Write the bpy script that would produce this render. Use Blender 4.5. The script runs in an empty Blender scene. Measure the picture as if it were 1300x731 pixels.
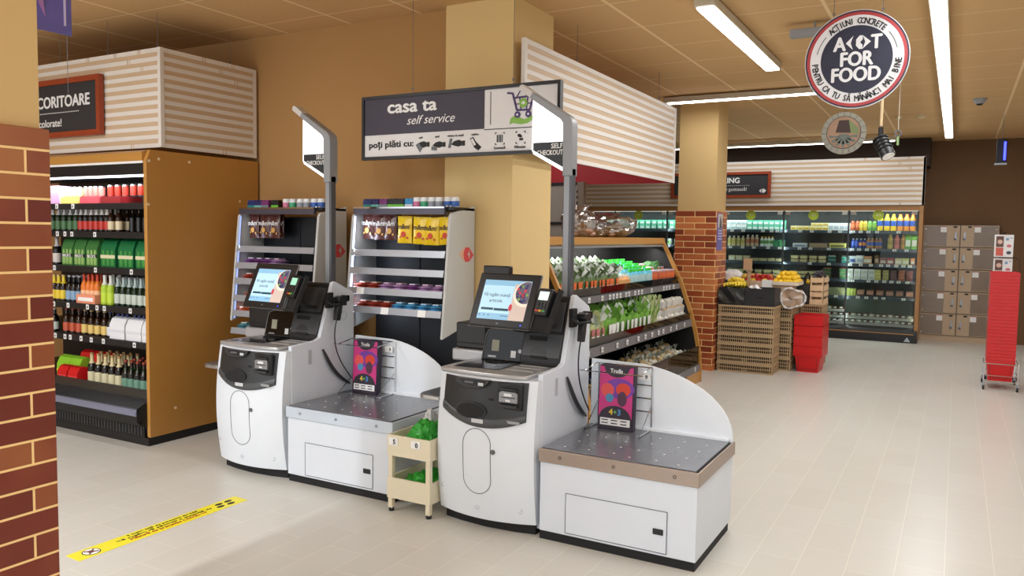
import bpy, math, random
from mathutils import Matrix, Vector
random.seed(7)
PI = math.pi
scene = bpy.context.scene
COL = scene.collection

# ------------------------------------------------------------------ materials
def lin(c):
    return tuple(((v/255.0)/12.92 if v/255.0 <= 0.04045 else (((v/255.0)+0.055)/1.055)**2.4) for v in c)
MATS = {}
def mat(name, rgb, rough=0.5, metal=0.0, emit=0.0, noise=0.04, spec=0.5, alpha=1.0, nscale=6.0):
    """principled material with a slight procedural variation of its colour; rgb is sRGB 0..255"""
    if name in MATS: return MATS[name]
    m = bpy.data.materials.new(name); m.use_nodes = True
    nt = m.node_tree; b = nt.nodes['Principled BSDF']
    c = lin(rgb)
    b.inputs['Roughness'].default_value = rough
    b.inputs['Metallic'].default_value = metal
    b.inputs['Specular IOR Level'].default_value = spec
    if noise > 0:
        tc = nt.nodes.new('ShaderNodeTexCoord'); n = nt.nodes.new('ShaderNodeTexNoise')
        n.inputs['Scale'].default_value = nscale; n.inputs['Detail'].default_value = 2
        mx = nt.nodes.new('ShaderNodeMix'); mx.data_type = 'RGBA'
        mx.inputs[6].default_value = (*[min(1, v*(1-noise)) for v in c], 1)
        mx.inputs[7].default_value = (*[min(1, v*(1+noise)) for v in c], 1)
        nt.links.new(tc.outputs['Object'], n.inputs['Vector'])
        nt.links.new(n.outputs['Fac'], mx.inputs[0])
        nt.links.new(mx.outputs[2], b.inputs['Base Color'])
    else:
        b.inputs['Base Color'].default_value = (*c, 1)
    if emit > 0:
        b.inputs['Emission Color'].default_value = (*c, 1)
        b.inputs['Emission Strength'].default_value = emit
    if alpha < 1:
        b.inputs['Alpha'].default_value = alpha
    MATS[name] = m
    return m

def glass_mat(name, gloss=0.08, tint=(255, 255, 255), rough=0.02, fres=.9):
    if name in MATS: return MATS[name]
    m = bpy.data.materials.new(name); m.use_nodes = True
    nt = m.node_tree; nt.nodes.clear()
    o = nt.nodes.new('ShaderNodeOutputMaterial'); mx = nt.nodes.new('ShaderNodeMixShader')
    t = nt.nodes.new('ShaderNodeBsdfTransparent'); g = nt.nodes.new('ShaderNodeBsdfGlossy')
    f = nt.nodes.new('ShaderNodeFresnel'); f.inputs['IOR'].default_value = 1.45
    ad = nt.nodes.new('ShaderNodeMath'); ad.operation = 'MULTIPLY_ADD'
    ad.inputs[1].default_value = fres; ad.inputs[2].default_value = gloss
    nt.links.new(f.outputs[0], ad.inputs[0])
    t.inputs['Color'].default_value = (*lin(tint), 1)
    g.inputs['Roughness'].default_value = rough
    nt.links.new(ad.outputs[0], mx.inputs[0]); nt.links.new(t.outputs[0], mx.inputs[1])
    nt.links.new(g.outputs[0], mx.inputs[2]); nt.links.new(mx.outputs[0], o.inputs['Surface'])
    MATS[name] = m
    return m

def N(nt, t, **kw):
    n = nt.nodes.new(t)
    for k, v in kw.items(): setattr(n, k, v)
    return n

# ------------------------------------------------------------------ mesh builder
class MB:
    def __init__(s):
        s.v = []; s.f = []; s.mi = []; s.mats = []; s.T = Matrix.Identity(4)
    def add(s, verts, faces, m):
        if m not in s.mats: s.mats.append(m)
        k = s.mats.index(m); o = len(s.v)
        flip = s.T.determinant() < 0
        for p in verts: s.v.append(tuple(s.T @ Vector(p)))
        for f in faces:
            f = [i+o for i in f]
            if flip: f.reverse()
            s.f.append(f); s.mi.append(k)
        return s
    def box(s, x0, x1, y0, y1, z0, z1, m):
        v = [(x0,y0,z0),(x1,y0,z0),(x1,y1,z0),(x0,y1,z0),(x0,y0,z1),(x1,y0,z1),(x1,y1,z1),(x0,y1,z1)]
        f = [(0,3,2,1),(4,5,6,7),(0,1,5,4),(1,2,6,5),(2,3,7,6),(3,0,4,7)]
        return s.add(v, f, m)
    def cbox(s, c, d, m):
        return s.box(c[0]-d[0]/2, c[0]+d[0]/2, c[1]-d[1]/2, c[1]+d[1]/2, c[2]-d[2]/2, c[2]+d[2]/2, m)
    def taper(s, b, z0, t, z1, m):
        """frustum: b and t are (x0,x1,y0,y1)"""
        v = [(b[0],b[2],z0),(b[1],b[2],z0),(b[1],b[3],z0),(b[0],b[3],z0),(t[0],t[2],z1),(t[1],t[2],z1),(t[1],t[3],z1),(t[0],t[3],z1)]
        f = [(0,3,2,1),(4,5,6,7),(0,1,5,4),(1,2,6,5),(2,3,7,6),(3,0,4,7)]
        return s.add(v, f, m)
    def prism(s, pts, axis, a, b, m):
        """polygon pts extruded along axis between a and b; x: pts=(y,z) y: pts=(x,z) z: pts=(x,y)"""
        def P(u, w, t):
            return (t,u,w) if axis == 'x' else ((u,t,w) if axis == 'y' else (u,w,t))
        n = len(pts)
        area = sum(pts[i][0]*pts[(i+1)%n][1]-pts[(i+1)%n][0]*pts[i][1] for i in range(n))
        if (area < 0) != (axis == 'y'): pts = pts[::-1]
        if a > b: a, b = b, a
        v = [P(u,w,a) for u,w in pts]+[P(u,w,b) for u,w in pts]
        f = [tuple(range(n))[::-1], tuple(range(n,2*n))]
        for i in range(n):
            j = (i+1)%n; f.append((i,j,j+n,i+n))
        return s.add(v, f, m)
    def lathe(s, prof, m, c=(0,0,0), n=12, mats=None, sx=1.0, sy=1.0):
        """profile [(r,z)...] about z; mats: one per segment"""
        rings = []
        for r, z in prof:
            rings.append([(c[0]+max(r,1e-4)*sx*math.cos(2*PI*k/n), c[1]+max(r,1e-4)*sy*math.sin(2*PI*k/n), c[2]+z) for k in range(n)])
        for i in range(len(prof)-1):
            mm = mats[i] if mats else m
            s.add(rings[i]+rings[i+1], [(k,(k+1)%n,n+(k+1)%n,n+k) for k in range(n)], mm)
        if prof[0][0] > 0.0005: s.add(rings[0], [tuple(range(n))[::-1]], mats[0] if mats else m)
        if prof[-1][0] > 0.0005: s.add(rings[-1], [tuple(range(n))], mats[-1] if mats else m)
        return s
    def cyl(s, a, b, r, m, n=10, r2=None):
        a = Vector(a); b = Vector(b); d = b-a
        if d.length < 1e-7: return s
        q = d.to_track_quat('Z', 'Y').to_matrix()
        r2 = r if r2 is None else r2
        v = [tuple(a+q@Vector((r*math.cos(2*PI*k/n), r*math.sin(2*PI*k/n), 0))) for k in range(n)]
        v += [tuple(b+q@Vector((r2*math.cos(2*PI*k/n), r2*math.sin(2*PI*k/n), 0))) for k in range(n)]
        f = [(k,(k+1)%n,n+(k+1)%n,n+k) for k in range(n)]+[tuple(range(n))[::-1], tuple(range(n,2*n))]
        return s.add(v, f, m)
    def tube(s, pts, r, m, n=6):
        pts = [Vector(p) for p in pts]
        rings = []; up = None
        for i, p in enumerate(pts):
            d = (pts[min(i+1,len(pts)-1)]-pts[max(i-1,0)])
            if d.length < 1e-9: d = Vector((0,0,1))
            d.normalize()
            if up is None: up = Vector((0,0,1)) if abs(d.z) < .9 else Vector((1,0,0))
            x = d.cross(up)
            if x.length < 1e-4: x = d.cross(Vector((0.3,1,0.2)))
            x.normalize(); y = x.cross(d); y.normalize(); up = y
            rr = r[i] if isinstance(r, (list,tuple)) else r
            rings.append([tuple(p+x*rr*math.cos(2*PI*k/n)+y*rr*math.sin(2*PI*k/n)) for k in range(n)])
        v = [q for g in rings for q in g]; f = []
        for i in range(len(pts)-1):
            for k in range(n):
                f.append((i*n+k, (i+1)*n+k, (i+1)*n+(k+1)%n, i*n+(k+1)%n))
        f.append(tuple(range(n))); f.append(tuple(range((len(pts)-1)*n, len(pts)*n))[::-1])
        return s.add(v, f, m)
    def grid(s, fn, nu, nv, m, close=False):
        v = [fn(i/nu, j/nv) for j in range(nv+1) for i in range(nu+1)]
        f = [(j*(nu+1)+i, j*(nu+1)+i+1, (j+1)*(nu+1)+i+1, (j+1)*(nu+1)+i) for j in range(nv) for i in range(nu)]
        return s.add(v, f, m)
    def ball(s, c, r, m, n=8, rings=6, jit=0.0, rnd=None):
        if not isinstance(r, (tuple,list)): r = (r,r,r)
        v = [(c[0],c[1],c[2]-r[2])]
        for i in range(1, rings):
            a = -PI/2+PI*i/rings
            for k in range(n):
                q = 1+(rnd.uniform(-jit,jit) if rnd else 0)
                v.append((c[0]+r[0]*q*math.cos(a)*math.cos(2*PI*k/n), c[1]+r[1]*q*math.cos(a)*math.sin(2*PI*k/n), c[2]+r[2]*q*math.sin(a)))
        v.append((c[0],c[1],c[2]+r[2]))
        f = [(0,1+(k+1)%n,1+k) for k in range(n)]
        for i in range(rings-2):
            for k in range(n): f.append((1+i*n+k, 1+i*n+(k+1)%n, 1+(i+1)*n+(k+1)%n, 1+(i+1)*n+k))
        l = len(v)-1; o = 1+(rings-2)*n
        f += [(o+k,o+(k+1)%n,l) for k in range(n)]
        return s.add(v, f, m)
    def disc(s, c, r, m, axis='y', n=24, t=0.001, ry=None):
        ry = r if ry is None else ry
        pts = [(c[0]+r*math.cos(2*PI*k/n), c[2]+ry*math.sin(2*PI*k/n)) for k in range(n)] if axis == 'y' else \
              [(c[1]+r*math.cos(2*PI*k/n), c[2]+ry*math.sin(2*PI*k/n)) for k in range(n)] if axis == 'x' else \
              [(c[0]+r*math.cos(2*PI*k/n), c[1]+ry*math.sin(2*PI*k/n)) for k in range(n)]
        q = c[1] if axis == 'y' else c[0] if axis == 'x' else c[2]
        return s.prism(pts, axis, q-t/2, q+t/2, m)
    def ring(s, c, r0, r1, m, axis='y', n=32, t=0.002):
        v = []; f = []
        for k in range(n):
            a = 2*PI*k/n
            for r in (r0, r1):
                for q in (-t/2, t/2):
                    u, w = r*math.cos(a), r*math.sin(a)
                    v.append((c[0]+u, c[1]+q, c[2]+w) if axis == 'y' else (c[0]+q, c[1]+u, c[2]+w) if axis == 'x' else (c[0]+u, c[1]+w, c[2]+q))
        for k in range(n):
            a = 4*k; b = 4*((k+1)%n)
            f += [(a,b,b+2,a+2), (a+1,a+3,b+3,b+1), (a,a+1,b+1,b), (a+2,b+2,b+3,a+3)]
        return s.add(v, f, m)
    def text(s, body, size, m, origin, xd=(1,0,0), yd=(0,0,1), align='CENTER', bold=0.0, th=0.0015, slant=0.0, sx=1.0, fit=None):
        """lettering standing on a surface: origin is the baseline point, xd and yd the writing directions"""
        cu = bpy.data.curves.new('t', 'FONT'); cu.body = body; cu.size = size; cu.align_x = align
        cu.extrude = th/2; cu.resolution_u = 5 if size > .07 else 2; cu.shear = slant
        ob = bpy.data.objects.new('t', cu); COL.objects.link(ob)
        dg = bpy.context.evaluated_depsgraph_get(); dg.update()
        me = bpy.data.meshes.new_from_object(ob.evaluated_get(dg))
        xd = Vector(xd).normalized(); yd = Vector(yd).normalized(); zd = xd.cross(yd)
        vs = [v.co.copy() for v in me.vertices]
        if fit and vs:
            w = max(v.x for v in vs)-min(v.x for v in vs); sx = fit/max(w,1e-6)
        o = Vector(origin)
        ff = [tuple(p.vertices) for p in me.polygons]
        b = bold*size*1.1
        for q, (dx, dy) in enumerate(((-b,0),(b,0),(0,b*.7),(0,-b*.7)) if bold > .008 else ((0,0),)):
            s.add([tuple(o+xd*(v.x*sx+dx)+yd*(v.y+dy)+zd*(v.z+q*.0003)) for v in vs], ff, m)
        bpy.data.objects.remove(ob); bpy.data.curves.remove(cu); bpy.data.meshes.remove(me)
        return s
    def build(s, name, parent=None, bevel=0.0, smooth=True, off=None, angle=38, seg=2, loc=None):
        """off: world position subtracted from the vertices (defaults to the parent's base)"""
        if off is None: off = BASE.get(parent, (0,0,0)) if parent is not None else (loc or (0,0,0))
        me = bpy.data.meshes.new(name)
        me.from_pydata([(v[0]-off[0], v[1]-off[1], v[2]-off[2]) for v in s.v], [], s.f)
        for m in s.mats: me.materials.append(m)
        me.polygons.foreach_set('material_index', s.mi)
        if smooth:
            me.polygons.foreach_set('use_smooth', [True]*len(me.polygons))
            me.update(); me.set_sharp_from_angle(angle=math.radians(angle))
        me.update()
        o = bpy.data.objects.new(name, me); COL.objects.link(o)
        if parent is not None: o.parent = parent; BASE[o] = BASE.get(parent, (0,0,0))
        else:
            o.location = off; BASE[o] = tuple(off)
        if bevel > 0:
            b = o.modifiers.new('bevel', 'BEVEL'); b.width = bevel; b.segments = seg
            b.limit_method = 'ANGLE'; b.angle_limit = math.radians(40)
        return o
BASE = {}
def tag(o, label=None, cat=None, group=None, kind=None):
    if label: o['label'] = label
    if cat: o['category'] = cat
    if group: o['group'] = group
    if kind: o['kind'] = kind
    return o
def thing(name, label, cat, loc=(0,0,0), group=None, rz=0.0, world=True):
    """Empty at the thing's base; with world=True its parts are given in world coordinates"""
    o = bpy.data.objects.new(name, None); COL.objects.link(o)
    o.location = loc; o.rotation_euler = (0,0,rz); o.empty_display_size = 0.1
    BASE[o] = tuple(loc) if world else (0,0,0)
    return tag(o, label, cat, group)
def struct(mb, name, **kw):
    o = mb.build(name, **kw); o['kind'] = 'structure'; return o
def kids(o): return KIDS.get(o.name, [])
def copy_tree(o, parent=None):
    c = o.copy(); COL.objects.link(c)
    if parent is not None: c.parent = parent
    for ch in [x for x in bpy.data.objects if x.parent == o and x is not c]:
        copy_tree(ch, c)
    return c
def lerp(a, b, t): return a+(b-a)*t
def RZ(a): return Matrix.Rotation(a, 4, 'Z')
def RX(a): return Matrix.Rotation(a, 4, 'X')
def RY(a): return Matrix.Rotation(a, 4, 'Y')
def TR(x, y, z): return Matrix.Translation((x, y, z))

# common materials
WHITE = mat('white_enamel', (224,230,237), .35)
WHITE2 = mat('white_panel', (216,222,230), .45)
BLACK = mat('black_plastic', (22,22,24), .38)
BLACKM = mat('black_matt', (17,17,19), .7)
DGREY = mat('dark_grey_plastic', (46,47,50), .4)
MGREY = mat('mid_grey_plastic', (96,98,102), .4)
LGREY = mat('light_grey_paint', (150,153,158), .4)
STEEL = mat('brushed_steel', (176,174,172), .32, .95, noise=.08, nscale=30)
CHROME = mat('chrome', (205,207,212), .12, 1.0, noise=0)
TAN = mat('tan_laminate', (186,134,66), .33, noise=.03)
PAPER = mat('paper_white', (238,238,236), .6)
INK = mat('ink_black', (20,20,22), .6, noise=0)
RED = mat('red_plastic', (205,12,16), .35)
NAVY = mat('navy_print', (58,54,70), .5)
TEXTW = mat('white_lettering', (240,240,240), .5, noise=0)
# ------------------------------------------------------------------ camera
F = 1010.0
yaw, pitch, roll = math.radians(29.15), math.radians(3.84), math.radians(0.838)
fw = Vector((-math.sin(yaw), math.cos(yaw), 0)); rt = Vector((math.cos(yaw), math.sin(yaw), 0)); up = Vector((0,0,1))
f2 = fw*math.cos(pitch)-up*math.sin(pitch); u2 = up*math.cos(pitch)+fw*math.sin(pitch)
r3 = rt*math.cos(roll)+u2*math.sin(roll); u3 = u2*math.cos(roll)-rt*math.sin(roll)
cam = bpy.data.cameras.new('camera'); co = bpy.data.objects.new('camera', cam); COL.objects.link(co)
cam.sensor_width = 36; cam.lens = F/1300*36; cam.clip_end = 200; cam.clip_start = 0.05
M = Matrix((( r3.x, u3.x, -f2.x, 0), (r3.y, u3.y, -f2.y, 0), (r3.z, u3.z, -f2.z, 1.68), (0,0,0,1)))
co.matrix_world = M
scene.camera = co
scene.view_settings.view_transform = 'Standard'
try: scene.view_settings.look = 'None'
except Exception: pass
scene.view_settings.gamma = 1; scene.view_settings.use_curve_mapping = False
scene.view_settings.exposure = 0.25

# ------------------------------------------------------------------ world: the rest of the shop's ambient light
w = bpy.data.worlds.new('world'); scene.world = w; w.use_nodes = True
w.node_tree.nodes['Background'].inputs['Color'].default_value = (.90, .95, 1.0, 1)
w.node_tree.nodes['Background'].inputs['Strength'].default_value = 1.6

# ------------------------------------------------------------------ structure materials
def floor_material():
    m = bpy.data.materials.new('floor_tiles'); m.use_nodes = True; nt = m.node_tree
    b = nt.nodes['Principled BSDF']; g = N(nt, 'ShaderNodeNewGeometry')
    mp = N(nt, 'ShaderNodeMapping'); mp.inputs['Rotation'].default_value = (0,0,math.radians(90))
    mp.inputs['Location'].default_value = (0.06, -0.018, 0)
    br = N(nt, 'ShaderNodeTexBrick'); br.offset = 0.5; br.squash = 1
    br.inputs['Scale'].default_value = 1; br.inputs['Brick Width'].default_value = .445; br.inputs['Row Height'].default_value = .222
    br.inputs['Mortar Size'].default_value = .0014; br.inputs['Mortar Smooth'].default_value = .1
    br.inputs['Color1'].default_value = (*lin((210,208,200)),1); br.inputs['Color2'].default_value = (*lin((206,203,194)),1)
    br.inputs['Mortar'].default_value = (*lin((236,230,218)),1); br.inputs['Bias'].default_value = 0
    no = N(nt, 'ShaderNodeTexNoise'); no.inputs['Scale'].default_value = 1.3; no.inputs['Detail'].default_value = 5
    mx = N(nt, 'ShaderNodeMix', data_type='RGBA', blend_type='MULTIPLY'); mx.inputs[0].default_value = .25
    cr = N(nt, 'ShaderNodeValToRGB'); cr.color_ramp.elements[0].color = (.8,.78,.76,1); cr.color_ramp.elements[1].color = (1,1,1,1)
    nt.links.new(g.outputs['Position'], mp.inputs['Vector']); nt.links.new(mp.outputs[0], br.inputs['Vector'])
    nt.links.new(g.outputs['Position'], no.inputs['Vector']); nt.links.new(no.outputs['Fac'], cr.inputs[0])
    nt.links.new(br.outputs['Color'], mx.inputs[6]); nt.links.new(cr.outputs[0], mx.inputs[7]); nt.links.new(mx.outputs[2], b.inputs['Base Color'])
    n2 = N(nt, 'ShaderNodeTexNoise'); n2.inputs['Scale'].default_value = 5; n2.inputs['Detail'].default_value = 3
    bu = N(nt, 'ShaderNodeBump'); bu.inputs['Strength'].default_value = .05; bu.inputs['Distance'].default_value = .02
    nt.links.new(g.outputs['Position'], n2.inputs['Vector']); nt.links.new(n2.outputs['Fac'], bu.inputs['Height']); nt.links.new(bu.outputs[0], b.inputs['Normal'])
    b.inputs['Roughness'].default_value = .3; b.inputs['Specular IOR Level'].default_value = .45
    return m
def brick_material(name, cols, phase=(0,0), mortar=.0042):
    m = bpy.data.materials.new(name); m.use_nodes = True; nt = m.node_tree
    b = nt.nodes['Principled BSDF']; g = N(nt, 'ShaderNodeNewGeometry')
    sx = N(nt, 'ShaderNodeSeparateXYZ'); ad = N(nt, 'ShaderNodeMath', operation='ADD'); cx = N(nt, 'ShaderNodeCombineXYZ')
    nt.links.new(g.outputs['Position'], sx.inputs[0]); nt.links.new(sx.outputs[0], ad.inputs[0]); nt.links.new(sx.outputs[1], ad.inputs[1])
    ao = N(nt, 'ShaderNodeMath', operation='ADD'); ao.inputs[1].default_value = phase[0]+40*0.27
    az = N(nt, 'ShaderNodeMath', operation='ADD'); az.inputs[1].default_value = phase[1]
    nt.links.new(ad.outputs[0], ao.inputs[0]); nt.links.new(sx.outputs[2], az.inputs[0])
    nt.links.new(ao.outputs[0], cx.inputs[0]); nt.links.new(az.outputs[0], cx.inputs[1])
    br = N(nt, 'ShaderNodeTexBrick'); br.offset = 0.5
    br.inputs['Scale'].default_value = 1; br.inputs['Brick Width'].default_value = .27; br.inputs['Row Height'].default_value = .0775
    br.inputs['Mortar Size'].default_value = mortar; br.inputs['Mortar Smooth'].default_value = .12
    br.inputs['Color1'].default_value = (0,0,0,1); br.inputs['Color2'].default_value = (1,1,1,1); br.inputs['Mortar'].default_value = (.5,.5,.5,1)
    nt.links.new(cx.outputs[0], br.inputs['Vector'])
    no = N(nt, 'ShaderNodeTexNoise'); no.inputs['Scale'].default_value = 4.5; no.inputs['Detail'].default_value = 1
    nt.links.new(g.outputs['Position'], no.inputs['Vector'])
    su = N(nt, 'ShaderNodeMath', operation='MULTIPLY_ADD'); su.inputs[1].default_value = .5
    sb = N(nt, 'ShaderNodeMath', operation='SUBTRACT'); sb.inputs[1].default_value = .5
    sep = N(nt, 'ShaderNodeSeparateColor'); nt.links.new(br.outputs['Color'], sep.inputs[0])
    nt.links.new(no.outputs['Fac'], sb.inputs[0]); nt.links.new(sb.outputs[0], su.inputs[0]); nt.links.new(sep.outputs[0], su.inputs[2])
    cr = N(nt, 'ShaderNodeValToRGB'); e = cr.color_ramp.elements
    e[0].position = .0; e[0].color = (*lin(cols[0]),1); e[1].position = 1; e[1].color = (*lin(cols[3]),1)
    q = e.new(.35); q.color = (*lin(cols[1]),1); q = e.new(.55); q.color = (*lin(cols[2]),1)
    nt.links.new(su.outputs[0], cr.inputs[0])
    mx = N(nt, 'ShaderNodeMix', data_type='RGBA'); mx.inputs[7].default_value = (*lin((244,206,140)),1)
    nt.links.new(br.outputs['Fac'], mx.inputs[0]); nt.links.new(cr.outputs[0], mx.inputs[6]); nt.links.new(mx.outputs[2], b.inputs['Base Color'])
    bu = N(nt, 'ShaderNodeBump'); bu.inputs['Strength'].default_value = .6; bu.inputs['Distance'].default_value = .004; bu.invert = True
    nt.links.new(br.outputs['Fac'], bu.inputs['Height']); nt.links.new(bu.outputs[0], b.inputs['Normal'])
    b.inputs['Roughness'].default_value = .45
    return m
def ceiling_material():
    m = bpy.data.materials.new('ceiling_tiles'); m.use_nodes = True; nt = m.node_tree
    b = nt.nodes['Principled BSDF']; g = N(nt, 'ShaderNodeNewGeometry'); sx = N(nt, 'ShaderNodeSeparateXYZ')
    nt.links.new(g.outputs['Position'], sx.inputs[0])
    def line(out, phase, pitch, wd):
        a = N(nt, 'ShaderNodeMath', operation='ADD'); a.inputs[1].default_value = -phase+pitch*100+wd/2
        d = N(nt, 'ShaderNodeMath', operation='MODULO'); d.inputs[1].default_value = pitch
        l = N(nt, 'ShaderNodeMath', operation='LESS_THAN'); l.inputs[1].default_value = wd
        nt.links.new(out, a.inputs[0]); nt.links.new(a.outputs[0], d.inputs[0]); nt.links.new(d.outputs[0], l.inputs[0]); return l
    l1 = line(sx.outputs[0], -2.29, .69, .026); l2 = line(sx.outputs[1], 6.18, .7, .012)
    no = N(nt, 'ShaderNodeTexNoise'); no.inputs['Scale'].default_value = 1.1; nt.links.new(g.outputs['Position'], no.inputs['Vector'])
    cr = N(nt, 'ShaderNodeValToRGB'); cr.color_ramp.elements[0].color = (*lin((204,164,112)),1); cr.color_ramp.elements[1].color = (*lin((212,172,120)),1)
    nt.links.new(no.outputs['Fac'], cr.inputs[0])
    m1 = N(nt, 'ShaderNodeMix', data_type='RGBA'); m1.inputs[7].default_value = (*lin((236,208,160)),1)
    mxx = N(nt, 'ShaderNodeMath', operation='MAXIMUM'); nt.links.new(l1.outputs[0], mxx.inputs[0]); nt.links.new(l2.outputs[0], mxx.inputs[1])
    nt.links.new(mxx.outputs[0], m1.inputs[0]); nt.links.new(cr.outputs[0], m1.inputs[6]); nt.links.new(m1.outputs[2], b.inputs['Base Color'])
    b.inputs['Roughness'].default_value = .8
    return m
FLOOR = floor_material(); CEIL = ceiling_material()
PAINT = mat('ochre_wall_paint', (178,136,84), .85, noise=.02)  # same paint as the pillars, its colour darkened for the wall's weaker light
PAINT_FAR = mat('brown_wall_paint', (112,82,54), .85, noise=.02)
ZC = 3.36
FZ = MB().box(-12,6,-6,16,-.12,0,FLOOR); struct(FZ,'floor')
struct(MB().box(-12,6,-6,16,ZC,ZC+.15,CEIL),'ceiling')
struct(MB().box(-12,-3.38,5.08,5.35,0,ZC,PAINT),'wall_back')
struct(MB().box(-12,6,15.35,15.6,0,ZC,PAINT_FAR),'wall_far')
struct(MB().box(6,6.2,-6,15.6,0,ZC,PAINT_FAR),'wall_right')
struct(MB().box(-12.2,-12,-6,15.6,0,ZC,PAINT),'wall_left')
# dropped dark bulkhead over the chilled wall case
struct(MB().box(-12,-.45,14.75,15.35,2.9,ZC,mat('dark_bulkhead_paint',(52,36,26),.8)),'trim_1')
# middle pillar
p = tag(MB().box(-3.38,-2.80,5.0,5.62,0,ZC,mat('pillar_paint',(226,196,138),.85,noise=.02)).build('pillar'),  # same ochre paint, lightened in colour to suit the stronger light here
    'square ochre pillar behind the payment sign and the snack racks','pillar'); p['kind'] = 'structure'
# near pillar and far pillar with brick slips
NBZ = .011
NB = brick_material('brown_brick_slips', ((104,36,20),(116,44,24),(138,72,38),(164,102,56)), phase=(.169,NBZ)); FB = brick_material('orange_brick_slips', ((132,54,28),(156,70,36),(178,90,46),(206,124,70)), phase=(.02,.0), mortar=.0050)
def brick_pillar(x0,x1,y0,y1,zb,bm,label):
    t = thing('brick_pillar', label, 'pillar', ((x0+x1)/2,(y0+y1)/2,0)); t['kind'] = 'structure'
    MB().box(x0+.02,x1-.02,y0+.02,y1-.02,0,ZC,mat('brick_pillar_paint',(206,174,118),.85,noise=.02)).build('plaster_shaft', t)  # the same ochre paint again, darkened in place of weaker light
    MB().box(x0,x1,y0,y1,0,zb,bm).build('brick_cladding', t, bevel=.003)
    return t
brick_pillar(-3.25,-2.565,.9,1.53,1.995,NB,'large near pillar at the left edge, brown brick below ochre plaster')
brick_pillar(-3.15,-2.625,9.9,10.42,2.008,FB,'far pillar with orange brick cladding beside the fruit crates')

# ------------------------------------------------------------------ ceiling lamps
TUBE = mat('lamp_diffuser', (255,252,246), .5, emit=7.0, noise=0)
LAMPBODY = mat('lamp_housing', (200,190,170), .5)
def lamp(x0,x1,y0,y1,z,label,power,drop=.0,group=None):
    cx, cy = (x0+x1)/2, (y0+y1)/2
    t = thing('linear_ceiling_light', label, 'ceiling light', (cx,cy,ZC), group)
    along_y = (y1-y0) > (x1-x0)
    e = .02
    m = MB().box(x0,x1,y0,y1,z+.012,z+.075,LAMPBODY)
    if drop:
        pass
    m.build('housing', t, bevel=.006)
    if along_y: d = MB().box(x0+.012,x1-.012,y0+.04,y1-.04,z,z+.02,TUBE)
    else: d = MB().box(x0+.04,x1-.04,y0+.012,y1-.012,z,z+.02,TUBE)
    d.build('diffuser', t)
    h = MB(); L = (y1-y0) if along_y else (x1-x0); n = max(2, int(L/1.6)+1)
    for i in range(n):
        u = lerp(.2, L-.2, i/(n-1))
        px, py = (cx, y0+u) if along_y else (x0+u, cy)
        h.cyl((px,py,z+.07),(px,py,ZC),.006,LAMPBODY,6)
    h.build('hanger', t)
    ld = bpy.data.lights.new('tube_light','AREA'); ld.shape = 'RECTANGLE'
    ld.size = (x1-x0)*.9; ld.size_y = (y1-y0)*.96
    ld.energy = power; ld.color = (.885,.94,1.0)
    lo = bpy.data.objects.new('tube_light', ld); COL.objects.link(lo); lo.location = (0,0,z-.012-ZC); lo.parent = t
    return t
PW = 8.2
lamp(-1.68,-1.535,5.55,7.95,3.27,'short bright linear lamp with end cap, left of the round sign',PW*2.4)
lamp(-.245,-.125,2.2,14.2,3.27,'very long linear lamp running away at the right of the round sign',PW*8.5)
lamp(-3.15,-1.05,9.32,9.42,3.27,'linear lamp crossing the ceiling in front of the brick pillar',PW*1.3)
lamp(-4.6,-.9,14.0,14.08,3.24,'farthest linear lamp, just above the chilled wall case header',PW*1.1)
# ================================================================== self checkouts
DECK = mat('deck_steel',(186,186,186),.33,.55,noise=.06,nscale=20)
SCREEN = mat('screen_blue', (130,176,205), .25, emit=.5, noise=.05, nscale=3)
SCREEN2 = mat('screen_pale', (172,208,228), .25, emit=.5, noise=0)
SCR_TXT = mat('screen_text', (40,60,80), .3, emit=.1, noise=0)
SCR_BTN = mat('screen_button', (22,70,84), .3, emit=.25, noise=0)
SCR_WOOD = mat('screen_picture_wood', (196,178,168), .3, emit=.42, noise=.1)
SCR_BOWL = mat('screen_picture_bowl', (226,214,196), .3, emit=.42, noise=0)
BERRY = mat('screen_picture_berry', (44,48,92), .3, emit=.4, noise=0)
BERRY2 = mat('screen_picture_red', (190,60,70), .3, emit=.4, noise=0)
BERRY3 = mat('screen_picture_green', (120,160,70), .3, emit=.4, noise=0)
LIT = mat('lit_sign_panel', (250,252,253), .4, emit=1.0, noise=0)
POLE = mat('pole_grey', (150,153,158), .4, .3)
POLE_D = mat('pole_dark', (92,94,99), .4, .3)
GLASSY = mat('dark_glass', (14,15,17), .12, noise=0, spec=.35)
SMOKE = glass_mat('smoked_clear_plastic', .10, (150,150,150), .03)
SHEET = mat('frosted_white_sheet', (234,240,246), .3, spec=.6)
PLATE = mat('plate_steel', (128,131,138), .24, .45, noise=.06, nscale=20)
LCD = mat('terminal_lcd', (150,205,180), .3, emit=.5, noise=0)
LCD2 = mat('terminal_lcd_pale', (215,235,225), .3, emit=.5, noise=0)

def front(x, z):
    t = (x+.32)/.32
    return .045-.052*math.sin(PI*max(0,min(1,z/.93)))-.07*(1-t*t)

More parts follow.
